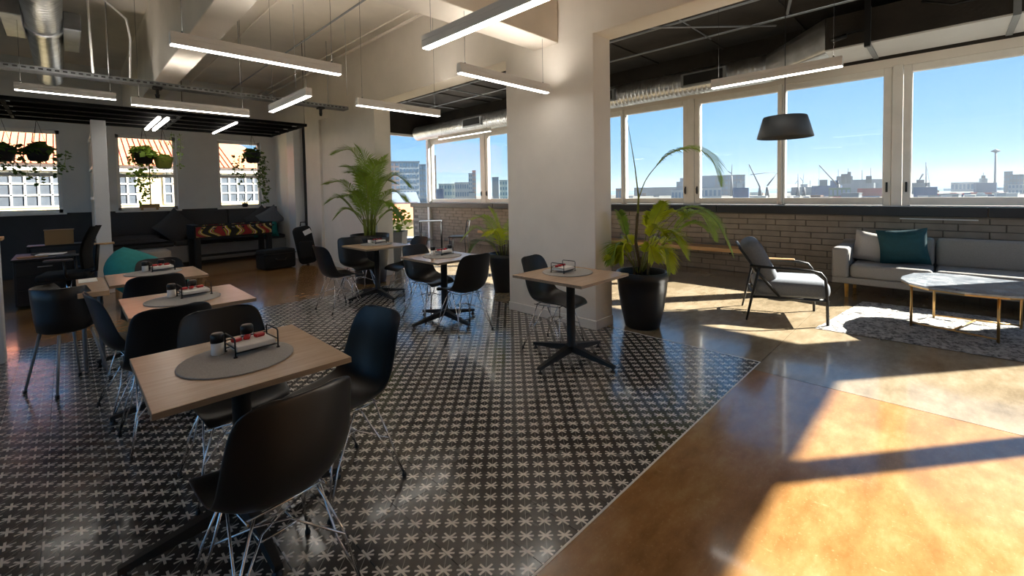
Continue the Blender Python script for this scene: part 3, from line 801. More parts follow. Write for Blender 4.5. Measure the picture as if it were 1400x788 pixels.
# ------------------------------------------------------------------ plants
def frond_mb(pts, ll, mb, n=26, droop=.5, bare=.22, w=.011, rw=.006, mat=0, smat=1, lean=.55):
    """pinnate leaf: rachis along pts, leaflets left and right"""
    pts = [Vector(p) for p in pts]
    # resample with catmull-rom
    def cr(t):
        k = len(pts)-1; s = min(int(t*k), k-1); u = t*k-s
        p0, p1, p2, p3 = pts[max(0, s-1)], pts[s], pts[s+1], pts[min(k, s+2)]
        return .5*((2*p1)+(-p0+p2)*u+(2*p0-5*p1+4*p2-p3)*u*u+(-p0+3*p1-3*p2+p3)*u**3)
    S = [cr(i/24) for i in range(25)]
    n = int(n*1.5); w *= .62; droop *= .7
    mb.tube(S, [rw*(1-.75*i/24) for i in range(25)], 5, mat=smat)
    for i in range(n):
        t = bare+(1-bare)*(i+.5)/n
        c = cr(t); d = (cr(min(1, t+.02))-cr(max(0, t-.02)))
        if d.length < 1e-6: continue
        d.normalize()
        side = d.cross(Vector((0, 0, 1)))
        if side.length < .15: side = d.cross(Vector((.7, -.7, 0)))
        side.normalize(); up = side.cross(d).normalized()
        env = math.sin(math.pi*min(1, .16+.86*(t-bare)/(1-bare)))**.7
        for s in (-1, 1):
            L = ll*env*rnd.uniform(.85, 1.1); a = rnd.uniform(-.08, .08)
            dr = (side*s*(1-.35*t+a) + d*(lean+.5*t) + up*.22).normalized()
            q0 = c; q1 = c+dr*L*.5+Vector((0, 0, -L*.06*droop)); q2 = c+dr*L+Vector((0, 0, -L*.42*droop))
            wv = d.cross(dr); wv = (dr.cross(wv)).normalized()*w
            v = [mb.bm.verts.new(p) for p in (q0-wv*.4, q0+wv*.4, q1+wv, q1-wv, q2)]
            for idx in ((0, 1, 2, 3), (3, 2, 4)):
                f = mb.bm.faces.new([v[k] for k in idx]); f.material_index = mat; f.smooth = True
def frond(pts, ll, parent, leaf='leaf', stem='stem', org=Vector((0, 0, 0)), **kw):
    mb = MB(); frond_mb([Vector(p)-org for p in pts], ll, mb, **kw)
    return mb.build('frond', [leaf, stem], parent, recalc=False)
def px(org, d, *pp):
    """photo sketch of a frond -> points around the plant (depth offset per point)"""
    return [P(x, y, d+o) for x, y, o in pp]
# --- pot palm right of the pillar
c = Vector((4.27, 2.30, 0)); D = (c-Vector((0, 0, EYE))).dot(fw)
r = root('potted_palm', 'tall thin palm with lime lower fronds in round black pot beside the pillar', 'plant', c)
MB().lathe((0, 0, 0), [(.165, 0), (.178, .012), (.220, .20), (.248, .38), (.259, .50), (.266, .505), (.268, .585), (.262, .592), (.246, .592), (.238, .56), (.232, .50)], 40, capt=False).build('pot', 'pot', r)
MB().lathe((0, 0, .50), [(.001, .02), (.12, .022), (.236, .01)], 24, capb=False, capt=False).build('soil', 'soil', r)
def st(pts, r0, r1, mat='stem', par=None, org=None):
    n = len(pts); MB().tube([Vector(p)-org for p in pts], [r0+(r1-r0)*i/(n-1) for i in range(n)], 8).build('stem', mat, par)
st([(4.27, 2.30, .5), P(869, 330, D), P(872, 292, D)], .017, .014, 'stem_dark', r, c)
st([P(872, 294, D), P(873, 270, D), P(868, 228, D), P(857, 160, D)], .013, .002, 'stem', r, c)
for a, b in ((-.07, .05), (.06, -.04), (.09, .06), (-.03, -.08)):
    st([(4.27+a, 2.30+b, .5), (4.27+a*1.1, 2.30+b*1.1, .72)], .016, .010, 'stem_dark', r, c)
B0 = (872, 372)
frond(px(c, D, (873, 272, 0), (882, 248, 0), (895, 230, 0), (915, 211, -.05), (945, 203, -.1), (972, 217, -.12), (986, 256, -.12)), .30, r, org=c, n=30, droop=1.5, bare=.34, w=.012)
for pp, ll, lf in [
    (((876, 372, 0), (886, 330, .02), (897, 298, .05), (908, 276, .1)), .26, 'leaf_lime'),
    (((878, 372, 0), (905, 310, -.05), (940, 284, -.1), (975, 298, -.15), (1003, 352, -.2)), .27, 'leaf'),
    (((878, 372, 0), (908, 318, .2), (938, 290, .35), (962, 296, .4), (978, 330, .42)), .27, 'leaf'),
    (((877, 372, 0), (900, 330, -.25), (918, 318, -.35), (932, 340, -.4)), .25, 'leaf_lime'),
    (((869, 372, 0), (856, 345, -.1), (843, 334, -.18), (834, 362, -.2)), .20, 'leaf'),
    (((868, 372, 0), (858, 330, -.05), (850, 300, -.1), (846, 290, -.12)), .16, 'leaf'),
    (((876, 374, 0), (892, 348, -.1), (908, 340, -.2), (917, 372, -.25)), .22, 'leaf_lime'),
    (((871, 374, 0), (862, 350, -.15), (852, 336, -.22), (846, 358, -.25)), .20, 'leaf_lime'),
    (((876, 374, 0), (890, 352, .2), (902, 338, .3), (914, 362, .35)), .22, 'leaf_lime'),
    (((874, 374, 0), (880, 350, -.3), (888, 336, -.4), (894, 356, -.45)), .20, 'leaf_lime'),
    (((877, 372, 0), (898, 312, .1), (918, 290, .15), (934, 296, .2)), .24, 'leaf_lime'),
    (((875, 372, 0), (884, 318, .12), (890, 300, .2), (894, 292, .25)), .24, 'leaf_lime'),
    (((878, 372, 0), (900, 340, -.15), (922, 330, -.25), (938, 352, -.3)), .22, 'leaf_lime'),
    (((870, 372, 0), (858, 352, -.1), (846, 346, -.16), (838, 352, -.2)), .20, 'leaf_lime'),
    (((876, 372, 0), (890, 338, .25), (900, 326, .4), (908, 330, .5)), .22, 'leaf_lime'),
    (((879, 372, 0), (915, 322, .05), (950, 292, .08), (984, 312, .1)), .24, 'leaf'),
    (((879, 372, 0), (912, 330, -.05), (945, 306, -.1), (968, 316, -.1)), .25, 'leaf'),
    (((872, 374, 0), (866, 340, .05), (860, 328, .08), (854, 340, .05)), .22, 'leaf_lime'),
    (((876, 374, 0), (886, 330, -.2), (896, 312, -.3), (906, 320, -.35)), .24, 'leaf_lime'),
]: frond(px(c, D, *pp), ll*.9, r, lf, org=c, n=28, droop=1.0, bare=.40, w=.013)

# --- tall bushy palm in front of the far pillar
c = Vector((3.25, 7.05, 0)); D = (c-Vector((0, 0, EYE))).dot(fw)
c = Vector((P(506, 330, D).x, P(506, 330, D).y, 0))
r = root('potted_palm', 'tall bushy green palm in dark planter against the far white pillar', 'plant', c)
MB().lathe((0, 0, 0), [(.23, 0), (.24, .02), (.31, .72), (.31, .80), (.29, .80), (.28, .74)], 36, capt=False).build('pot', 'pot', r)
MB().lathe((0, 0, .72), [(.001, .03), (.15, .03), (.282, .015)], 20, capb=False, capt=False).build('soil', 'soil', r)
for k in range(9):
    a = k*.7; st([(c.x+.07*math.cos(a), c.y+.07*math.sin(a), .73), (c.x+.10*math.cos(a), c.y+.10*math.sin(a), 1.05)], .018, .011, 'stem', r, c)
for pp, ll in [
    (((504, 316, 0), (500, 270, 0), (492, 225, 0), (478, 205, 0), (452, 212, 0)), .36),
    (((505, 316, 0), (503, 265, 0), (498, 220, -.1), (485, 198, -.15)), .36),
    (((503, 316, 0), (488, 275, .1), (468, 250, .15), (444, 252, .2)), .32),
    (((502, 316, 0), (484, 290, -.1), (464, 270, -.2), (446, 278, -.25)), .28),
    (((508, 316, 0), (520, 262, 0), (540, 240, 0), (560, 256, 0)), .34),
    (((508, 316, 0), (518, 280, -.1), (538, 262, -.2), (556, 276, -.25)), .30),
    (((507, 316, 0), (513, 260, .2), (522, 225, .35), (530, 212, .4)), .30),
    (((506, 316, 0), (509, 255, -.2), (513, 228, -.3), (524, 222, -.4)), .34),
    (((503, 316, 0), (490, 295, .0), (472, 286, -.05), (456, 300, -.1)), .24),
    (((509, 316, 0), (522, 296, .1), (536, 288, .1), (548, 300, .1)), .24),
    (((505, 316, 0), (496, 255, .2), (486, 232, .3), (470, 228, .4)), .32),
    (((504, 316, 0), (498, 290, -.3), (488, 268, -.45), (476, 262, -.6)), .28),
    (((504, 316, 0), (497, 262, .1), (490, 238, .15), (476, 236, .2)), .30),
    (((507, 316, 0), (514, 272, .1), (524, 248, .1), (538, 250, .1)), .30),
    (((505, 316, 0), (503, 280, -.3), (500, 250, -.5), (494, 236, -.7)), .30),
    (((506, 316, 0), (510, 276, .25), (514, 252, .4), (520, 244, .5)), .28),
    (((503, 316, 0), (492, 284, .2), (480, 268, .3), (466, 270, .4)), .26),
    (((508, 316, 0), (516, 290, -.2), (526, 276, -.4), (534, 282, -.5)), .26),
]: frond(px(c, D, *pp), ll, r, 'leaf', org=c, n=28, droop=.9, bare=.25, w=.014, rw=.008)
# --- grey planter with a broad leaved plant right of it
D2 = D+1.65; c = Vector((P(538, 330, D2).x, P(538, 330, D2).y, 0))
r = root('planter_box', 'pale grey planter with rounded bushy plant right of the tall palm', 'plant', c)
MB().lathe((0, 0, 0), [(.26, 0), (.34, .70), (.30, .70), (.29, .62)], 4, capt=False, smooth=False).build('pot', 'pot_grey', r)
mb = MB()
for k in range(260):
    a = rnd.uniform(0, 6.28); b = rnd.uniform(-.4, 1.3); R_ = rnd.uniform(.12, .40)
    p = Vector((R_*math.cos(a)*math.cos(b), R_*math.sin(a)*math.cos(b), .85+.32*math.sin(b)))
    d = Vector((rnd.uniform(-1, 1), rnd.uniform(-1, 1), rnd.uniform(-.7, .5))).normalized(); s = d.orthogonal().normalized(); L = rnd.uniform(.08, .14)
    mb.quad(p, p+d*L*.5+s*L*.3, p+d*L, p+d*L*.5-s*L*.3)
mb.build('foliage', 'leaf', r, kind='stuff', recalc=False)
MB().lathe((0, 0, .60), [(.001, .02), (.26, .02)], 4, capb=False, capt=False).build('soil', 'soil', r)
# --- low palm behind the pillar
c = Vector((4.50, 4.62, 0)); D = (c-Vector((0, 0, EYE))).dot(fw)
r = root('potted_palm', 'low spreading palm in tapered black pot peeking from behind the pillar', 'plant', c)
MB().lathe((0, 0, 0), [(.15, 0), (.16, .01), (.24, .50), (.245, .56), (.23, .56), (.22, .5)], 36, capt=False).build('pot', 'pot', r)
MB().lathe((0, 0, .48), [(.001, .03), (.12, .03), (.222, .015)], 20, capb=False, capt=False).build('soil', 'soil', r)
for pp, ll, lf in [
    (((688, 360, 0), (682, 322, 0), (676, 298, 0), (668, 284, 0)), .26, 'leaf_lime'),
    (((686, 360, 0), (668, 325, .1), (650, 312, .1), (630, 330, .1)), .26, 'leaf'),
    (((686, 360, 0), (672, 335, -.1), (655, 330, -.2), (640, 350, -.25)), .24, 'leaf_dark'),
    (((687, 360, 0), (676, 318, .2), (662, 298, .3), (645, 300, .4)), .26, 'leaf'),
    (((688, 360, 0), (684, 330, -.2), (678, 316, -.3), (664, 322, -.4)), .24, 'leaf_lime'),
    (((690, 360, 0), (694, 320, .1), (700, 296, .1), (712, 290, .1)), .24, 'leaf'),
    (((686, 362, 0), (670, 352, 0), (656, 352, 0), (645, 372, 0)), .20, 'leaf'),
]: frond(px(c, D, *pp), ll, r, lf, org=c, n=24, droop=1.0, bare=.25, w=.013)
for k in range(5): 
    a = k*1.3; st([(c.x+.05*math.cos(a), c.y+.05*math.sin(a), .5), (c.x+.08*math.cos(a), c.y+.08*math.sin(a), .74)], .013, .008, 'stem_dark', r, c)

# --- hanging plants in front of the nook windows
def vine(mb, p, L, n, spread=.06, s0=.055, sway=.03):
    q = Vector(p); ph = rnd.uniform(0, 6); pts = []
    for i in range(12):
        t = i/11; pts.append(q+Vector((math.sin(ph+t*4)*sway*t, math.cos(ph+t*3)*sway*t, -L*t)))
    mb.tube(pts, .003, 4, mat=1)
    for i in range(n):
        t = rnd.uniform(0, 1); k = min(10, int(t*11)); a = pts[k].lerp(pts[k+1], t*11-k)
        leafq(mb, a+Vector((rnd.uniform(-1, 1), rnd.uniform(-1, 1), rnd.uniform(-.5, .5)))*spread, s0*rnd.uniform(.7, 1.3))
def leafq(mb, a, s):
    d = Vector((rnd.uniform(-1, 1), rnd.uniform(-1, 1), rnd.uniform(-1, .3))).normalized(); sd = d.cross(Vector((.3, -.6, .7))).normalized()
    v = [mb.bm.verts.new(p) for p in (a, a+d*s*.45+sd*s*.5, a+d*s*1.1, a+d*s*.45-sd*s*.5)]
    f = mb.bm.faces.new(v); f.material_index = 0
GH = 'trailing plants hung before the nook windows'
def hanging(label, x, z, rad, vines, leafm='leaf_dark', pot='pot', y=9.95, dense=150, top=2.70):
    r = root('hanging_plant', label, 'plant', (x, y, z), 0, GH)
    MB().lathe((0, 0, -.14), [(.08, 0), (.11, .02), (.145, .19), (.15, .20), (.13, .20)], 18, capt=False).build('pot', pot, r)
    mb = MB()
    for a in range(3):
        t = a*2.094; mb.tube([(.11*math.cos(t), .11*math.sin(t), .04), (0, 0, top-z)], .0025, 4)
    mb.build('hanger', 'black_metal', r)
    mb = MB()
    for k in range(dense):
        a = rnd.uniform(0, 6.28); b = rnd.uniform(-.5, 1.4); q = rad*rnd.uniform(.5, 1)
        leafq(mb, Vector((q*math.cos(a)*math.cos(b), q*math.sin(a)*math.cos(b), .04+q*.7*math.sin(b))), .075*rnd.uniform(.8, 1.3))
    for dx, L, n in vines: vine(mb, (dx, rnd.uniform(-.08, .08), .02), L, n)
    mb.build('foliage', [leafm, 'stem'], r, kind='stuff', recalc=False); return r
k_ = 9.95/11.5
hanging('dark trailing plant hung before the left nook window, whole in view', -.32*k_, 1.45+.86*k_, .17, [(-.28, .34, 24), (.2, .36, 26), (.02, .5, 26), (-.14, .42, 22), (.3, .3, 18), (-.36, .16, 12)])
hanging('dark trailing plant at the left edge of the frame, partly cut off', -.74*k_, 1.45+.84*k_, .15, [(.12, .34, 16), (.02, .26, 12)])
hanging('bushy round trailing plant hung before the middle nook window', 1.13*k_, 1.45+.86*k_, .20, [(-.06, .85, 90), (0, .7, 70), (-.14, .5, 40), (.1, .5, 30)], 'leaf', dense=240)
hanging('smaller green pot plant hung right of the bushy one, middle nook window', 1.44*k_, 1.45+.78*k_, .11, [(.05, .3, 10)], 'leaf', 'stem', dense=70)
hanging('long trailing plant in dark pot before the right nook window', 3.08*k_, 1.45+.95*k_, .16, [(.18, .95, 80), (.24, .75, 50), (-.2, .6, 36), (-.3, .5, 26), (.02, .6, 24), (.14, .7, 40)], 'leaf_dark', dense=150)
r = root('hanging_vine', 'thin pale vine hanging between the middle and right nook windows', 'plant', (1.72*k_, 9.9, 2.62))
mb = MB(); vine(mb, (0, 0, 0), .62, 34, .05, .04); vine(mb, (-.12, 0, .02), .3, 14, .04, .035); mb.build('foliage', ['leaf_pale', 'stem'], r, kind='stuff', recalc=False)
tag(MB().tube([(-4, 9.95, 2.70), (3.0, 9.95, 2.70)], .008, 6).build('hanging_rail', 'black_metal'), 'thin black rail carrying the hanging plants', 'rail')
r = root('trough_planter', 'low wooden trough with bamboo stake on the middle nook sill', 'planter', (1.27, YB+.0, 1.205))
MB().bx(-.17, .17, -.045, .045, .05, .13, .004).build('trough', 'cane', r); MB().bx(-.15, -.11, -.04, .04, 0, .05).bx(.11, .15, -.04, .04, 0, .05).build('feet', 'cane', r)
MB().tube([(.02, 0, .12), (.025, 0, 1.05)], .012, 8).build('stake', 'cane', r)
r = root('sill_plant', 'small bare plant in squat pot on the right nook sill', 'plant', (3.1, YB+.0, 1.205))
MB().lathe((0, 0, 0), [(.05, 0), (.075, .05), (.06, .09)], 12).build('pot', 'pot', r)
mb = MB()
for dx, dz in ((-.16, .22), (.15, .24), (.02, .5), (-.05, .3), (.2, .34)): mb.tube([(0, 0, .08), (dx*.6, 0, dz*.6), (dx, .01, dz)], .006, 5)
mb.build('branches', 'stem_dark', r)

# ------------------------------------------------------------------ lounge
r = root('sofa', 'long grey wool sofa with wooden legs under the lounge windows', 'sofa', (7.10, 1.09, 0))
ys0, ys1 = 0.0, -2.62
rbox((.42, (ys0+ys1)/2, .225), (.83, 2.60, .085), .015).build('base', 'sofa', r)
for y in (-.095, -2.53): rbox((.42, y, .45), (.84, .18, .40), .035).build('armrest', 'sofa', r)
rbox((.76, (ys0+ys1)/2, .46), (.16, 2.58, .48), .04).build('back_frame', 'sofa', r)
for i in range(3):
    y0 = -.19-i*.80; 
    rbox((.34, y0-.40, .355), (.66, .785, .175), .045, 4).build('seat_cushion', 'sofa', r)
    rbox((.63, y0-.40, .60), (.17, .785, .36), .05, 4, Matrix.Rotation(R(-8), 3, 'Y').inverted()).build('back_cushion', 'sofa', r)
for x, y in ((.06, -.16), (.78, -.16), (.06, -2.46), (.78, -2.46)):
    MB().lathe((x, y, 0), [(.018, 0), (.026, .18), (.026, .185)], 10).build('leg', 'timber_leg', r)
def pillow(name, label, loc, d, rot, mat, group=None):
    o = cushion((0, 0, 0), d).build(name, mat); o.location = loc; o.rotation_euler = rot; tag(o, label, 'pillow', group); return o
pillow('throw_pillow', 'deep teal square pillow standing on the grey sofa', (7.50, .40, .665), (.50, .46, .19), (R(90), R(-6), R(-86)), 'teal')
pillow('throw_pillow', 'light grey pillow leaning behind the teal one on the sofa', (7.57, .70, .63), (.44, .40, .16), (R(86), R(10), R(-80)), 'light_fabric')

r = root('armchair', 'low armchair with grey cushions on a black metal frame, side on', 'armchair', (5.66, 1.33, 0), R(200.7))
for s in (-1, 1):
    x = s*.325
    MB().tube([(x, .375, 0), (x, .365, .35), (x, .35, .50), (x, .31, .555), (x, .22, .575), (x, -.02, .585), (x, -.34, .60)], .014, 8).build('arm_frame', 'black_metal', r)
    MB().tube([(x, -.37, 0), (x, -.315, .28), (x, -.25, .585)], [.010, .015, .013], 8).build('leg', 'black_metal', r)
    MB().tube([(x*.94, -.05, .27), (x*.94, -.28, .55), (x*.94, -.44, .80)], .015, 8).build('back_post', 'black_metal', r)
    MB().tube([(x, .368, .27), (x, -.32, .265)], .014, 8).build('side_rail', 'black_metal', r)
    if s < 0: MB().bx(x-.022, x+.022, -.18, .18, .59, .606, .006).build('arm_pad', 'timber', r)
MB().tube([(-.325, .368, .27), (.325, .368, .27)], .013, 8).tube([(-.325, -.30, .27), (.325, -.30, .27)], .013, 8).tube([(-.305, -.43, .79), (.305, -.43, .79)], .013, 8).tube([(-.305, -.25, .50), (.305, -.25, .50)], .010, 8).build('cross_rail', 'black_metal', r)
rbox((0, .065, .36), (.60, .70, .19), .08, 5).build('seat_cushion', 'chair_fabric', r)
rbox((0, -.235, .635), (.58, .20, .50), .09, 5, Matrix.Rotation(R(26), 3, 'X')).build('back_cushion', 'chair_fabric', r)

r = root('coffee_table', 'irregular blue grey stone coffee table on thin brass legs', 'table', (6.2, -.1, 0))
o0 = Vector((6.2, -.1))
poly = [(5.74, .12), (5.90, .27), (6.10, .34), (6.28, .34), (6.58, .26), (6.74, .08), (6.74, -.14), (6.66, -.36), (6.62, -.62), (6.38, -.78), (6.06, -.76), (5.82, -.60), (5.70, -.40), (5.66, -.12)]
MB().prism([(x-6.2, y+.1) for x, y in poly], .458, .478, 0, .004).build('tabletop', 'marble', r)
MB().prism([(x*.985-6.2*.985, y*.985+.0985) for x, y in poly], .444, .457).build('rim', 'gold', r)
LG = [(6.02, .25), (6.52, .09), (5.84, -.34), (6.55, -.53)]
for x, y in LG: MB().tube([(x-6.2, y+.1, .014), (x-6.2, y+.1, .445)], .011, 8).build('leg', 'gold', r)
mb = MB()
for a, b in ((1, 3), (0, 2)): 
    mb.tube([(LG[a][0]-6.2, LG[a][1]+.1, .05), (LG[b][0]-6.2, LG[b][1]+.1, .05)], .008, 6)
mb.tube([((LG[0][0]+LG[2][0])/2-6.2, (LG[0][1]+LG[2][1])/2+.1, .05), ((LG[1][0]+LG[3][0])/2-6.2, (LG[1][1]+LG[3][1])/2+.1, .05)], .008, 6)
mb.build('stretcher', 'gold', r)

# rug: one shaggy object
mb = MB(); n1, n2 = 46, 70; c0, c1, c2, c3 = Vector((5.34, .95)), Vector((6.99, .74)), Vector((7.02, -2.1)), Vector((5.47, -2.0))
G_ = []
for i in range(n1+1):
    row = []
    for j in range(n2+1):
        u, v = i/n1, j/n2
        p = c0.lerp(c1, u).lerp(c3.lerp(c2, u), v)
        e = min(u, 1-u, v, 1-v)
        row.append(Vector((p.x+rnd.uniform(-.006, .006), p.y+rnd.uniform(-.006, .006), .004+(.014+rnd.uniform(-.005, .006))*min(1, e*30))))
    G_.append(row)
mb.grid(G_); tag(mb.build('shag_rug', 'rug'), 'pale grey mottled shag rug under the coffee table', 'rug')

r = root('pendant_lamp', 'dark grey tapered drum pendant lamp before the lounge windows', 'lamp', (5.6, 1.29, 2.0))
MB().lathe((0, 0, 0), [(.268, 0), (.272, .003), (.212, .225), (.206, .232), (.03, .235)], 36, capb=False).lathe((0, 0, 0), [(.262, .004), (.205, .222), (.03, .226)], 36, capb=False, capt=False).build('shade', 'grey_metal_dark' if 'grey_metal_dark' in M else 'pot', r)
MB().lathe((0, 0, .06), [(.05, 0), (.055, .02), (.03, .08), (.02, .14)], 14).build('bulb_holder', 'white_gloss', r)
MB().tube([(0, 0, .23), (0, 0, 1.9)], .004, 6).build('cord', 'black_plastic', r)

r = root('wall_bench', 'long honey timber bench along the brick wall behind the palms', 'bench', (7.9, 5.6, 0))
MB().bx(-.15, .22, -3.35, 3.4, .38, .445, .004).build('plank', 'timber', r)
for y in (-3.0, -1.0, 1.0, 3.0): MB().bx(-.06, .22, y-.015, y+.015, .34, .38).build('bracket', 'black_metal', r)

# ------------------------------------------------------------------ seating nook on the left
r = root('built_in_bench', 'built-in grey bench along the charcoal nook wall', 'bench', (2.15, 11.95, 0))
MB().bx(-1.66, 1.66, -.22, .39, .06, .42, .006).build('front_panel', 'bench_panel', r)
MB().bx(-1.64, 1.64, -.18, .39, 0, .06).build('plinth', 'black_metal', r)
for i in range(3): rbox((-1.11+i*1.11, .08, .47), (1.09, .60, .10), .03).build('seat_pad', 'dark_fabric', r)
for i in range(3): rbox((-1.11+i*1.11, .34, .85), (1.09, .10, .62), .03).build('back_pad', 'dark_fabric', r)
def pil(label, loc, d, rot, mat): return pillow('throw_pillow', label, loc, d, rot, mat)
pil('large grey pillow standing on one corner behind the football table', (1.66, 12.02, .82), (.62, .60, .16), (R(80), R(45), 0), 'dark_fabric')
pil('long dark cushion lying on the bench left of the big grey pillow', (.98, 11.95, .60), (.85, .42, .14), (R(14), 0, 0), 'dark_fabric')
pil('flat dark cushion under the long one on the nook bench', (1.05, 11.90, .545), (.95, .46, .10), (0, 0, R(3)), 'dark_fabric')
pil('grey pillow leaning left at the right end of the nook bench', (3.33, 11.98, .90), (.52, .50, .15), (R(78), R(-38), 0), 'dark_fabric')
pil('brownish grey pillow leaning on the white column in the nook', (3.52, 11.86, .93), (.52, .46, .17), (R(78), R(-30), R(8)), 'chair_fabric')
pil('turquoise round pillow below the grey ones on the nook bench', (3.38, 11.78, .66), (.56, .40, .26), (R(76), 0, 0), 'teal_light')

r = root('football_table', 'black table football game with colourful printed side on legs', 'table', (2.52, 11.20, 0), R(3))
W2, D2_, z0, z1 = .74, .30, .60, .88
MB().bx(-W2, W2, -D2_, -D2_+.03, z0, z1, .004).bx(-W2, W2, D2_-.03, D2_, z0, z1, .004).bx(-W2, -W2+.03, -D2_, D2_, z0, z1, .004).bx(W2-.03, W2, -D2_, D2_, z0, z1, .004).bx(-W2, W2, -D2_, D2_, z0, z0+.02).build('body', 'black_metal', r)
MB().bx(-W2+.03, W2-.02, -D2_-.006, -D2_, z0+.04, z1-.03).build('printed_panel', 'foos', r)
MB().bx(-W2+.05, W2-.05, D2_-.036, D2_-.03, z1-.12, z1-.02).build('printed_panel', 'foos', r)
MB().bx(-W2+.03, W2-.03, -D2_+.03, D2_-.03, z0+.10, z0+.11).build('pitch', 'leaf_dark', r)
for sx_ in (-1, 1):
    for sy_ in (-1, 1): MB().bx(sx_*(W2-.06)-.05, sx_*(W2-.06)+.05, sy_*(D2_-.06)-.045, sy_*(D2_-.06)+.045, 0, z0+.02, .004).build('leg', 'black_metal', r)
MB().bx(-W2+.06, W2-.06, -.02, .02, .20, .25).build('stretcher', 'black_metal', r)
for i in range(8):
    x = -W2+.12+i*.185
    rd = MB().tube([(x, -D2_-.16 if i % 2 else -D2_-.05, z1-.06), (x, D2_+.12, z1-.06)], .008, 6).build('rod', 'chrome', r)
    MB().tube([(x, (-D2_-.16 if i % 2 else -D2_-.05)-.09, z1-.06), (x, (-D2_-.16 if i % 2 else -D2_-.05), z1-.06)], .016, 8).build('grip', 'black_plastic', rd)
MB().bx(-W2-.02, -W2+.10, -D2_-.01, D2_+.01, z1, z1+.012).bx(W2-.10, W2+.02, -D2_-.01, D2_+.01, z1, z1+.012).build('top_rail', 'black_metal', r)

r = root('low_ottoman', 'pale grey low box seat in front of the nook bench', 'ottoman', (1.0, 11.0, 0))
rbox((0, 0, .25), (.80, .55, .38), .04).build('cushion', 'light_fabric', r); MB().bx(-.36, .36, -.24, .24, 0, .07).build('plinth', 'black_metal', r)

# turquoise bean bag
mb = MB(); G_ = []
for i in range(15):
    t = i/14; row = []
    for j in range(25):
        a = 2*math.pi*j/24
        q = math.sin(math.pi*min(1, t*1.0))**.75*(1.0-.25*t)
        row.append(Vector((.50*q*math.cos(a)-.30*t*t, .44*q*math.sin(a)+.22*t*t, .80*t-.05*math.sin(math.pi*t)*math.cos(a)*1.2)))
    G_.append(row)
mb.grid(G_); o = mb.build('bean_bag', 'teal_light'); o.location = (.82, 7.75, 0.0); tag(o, 'turquoise bean bag slumped behind the third oak table', 'bean bag')

# partition posts
r = struct(MB().bx(.29, .48, 9.20, 9.36, 0, .76, .004).bx(.30, .47, 9.21, 9.35, .785, 2.66, .004).build('partition_post', 'cool_paint'))
MB().bx(.27, .50, 9.18, 9.38, .76, .785, .003).build('timber_cap', 'timber', r)
r = struct(MB().bx(.335, .415, 9.36, YB, 0, .76).build('partition_1', 'char_paint'))
MB().bx(.31, .44, 9.38, YB, .76, .785).build('timber_cap', 'timber', r)
for z in (.79, 1.45, 2.0, 2.58): MB().bx(.345, .405, 9.36, YB, z, z+.05).build('glazing_bar', 'frame_paint', r)
for y in (10.3, 11.3, 12.27): MB().bx(.35, .40, y, y+.05, .79, 2.6).build('glazing_bar', 'frame_paint', r)
for y0, y1 in ((9.36, 10.3), (10.35, 11.3), (11.35, 12.27)): MB().bx(.372, .378, y0, y1, .84, 2.58).build('pane', 'glass', r)
r = struct(MB().bx(-1.6, -.44, 5.98, 6.14, 0, 1.10, .004).bx(-1.6, -.455, 5.99, 6.13, 1.13, 1.34).build('partition_2', 'cool_paint'))
MB().bx(-1.62, -.415, 5.96, 6.16, 1.10, 1.13, .003).build('timber_cap', 'timber', r)

# desk, papers, office chair, bin seat
r = root('desk_cabinet', 'low black cabinet in the dark left corner, papers on top', 'cabinet', (-.25, 9.15, 0))
MB().bx(-.28, .30, -.40, .5, .04, .64, .004).build('body', 'black_metal', r); MB().bx(-.30, .32, -.42, .52, .64, .67, .003).build('top', 'black_metal', r)
for k in range(3): dr = MB().bx(-.26, .28, -.412, -.40, .07+k*.19, .25+k*.19, .003).build('drawer', 'black_metal', r); MB().bx(-.06, .08, -.425, -.412, .17+k*.19, .18+k*.19).build('handle', 'steel', dr)
for i, (x, y, a, m_, lb) in enumerate(((-.36, 8.95, 8, 'card', 'tan paper folder lying on the black corner cabinet'), (-.18, 9.05, -14, 'paper', 'white paper sheet curling on the black corner cabinet'), (-.25, 9.40, 4, 'dark_fabric', 'dark folder at the back of the black corner cabinet'))):
    o = MB().bx(-.14, .14, -.10, .10, 0, .012, .002).build('paper_folder', m_); o.location = (x, y, .671 + (.013 if i == 1 else 0)); o.rotation_euler = (0, 0, R(a)); tag(o, lb, 'folder')
r = root('cardboard_box', 'brown cardboard box on a shelf in the dark left corner', 'box', (-.1, 9.98, 0))
MB().bx(-.16, .16, -.12, .12, .76, .98, .003).build('carton', 'card', r)
MB().bx(-.17, .17, -.13, .13, .982, .99, .002).build('lid', 'card', r)
r2 = root('side_shelf', 'black corner shelf unit holding the cardboard box', 'shelf', (-.15, 10.0, 0))
MB().bx(-.30, .36, -.18, .2, .73, .758).build('top', 'black_metal', r2); MB().bx(-.30, -.27, -.18, .2, 0, .73).bx(.33, .36, -.18, .2, 0, .73).build('side', 'black_metal', r2); MB().bx(-.27, .33, -.15, .2, .35, .37).build('shelf_board', 'black_metal', r2)
r = root('office_chair', 'black mesh office chair with armrests beside the partition post', 'chair', (-.02, 8.20, 0), R(80))
for k in range(5):
    a = k*2*math.pi/5; x, y = math.cos(a)*.30, math.sin(a)*.30
    lg = MB().tube([(0, 0, .10), (x, y, .07)], [.03, .018], 8).build('leg', 'black_plastic', r); MB().lathe((x, y, 0), [(.018, 0), (.028, .012), (.028, .045), (.015, .06)], 10).build('caster', 'black_plastic', lg)
MB().tube([(0, 0, .08), (0, 0, .42)], .028, 10).build('gas_lift', 'chrome', r)
rbox((0, .02, .47), (.50, .48, .09), .035).build('seat', 'black_fabric', r)
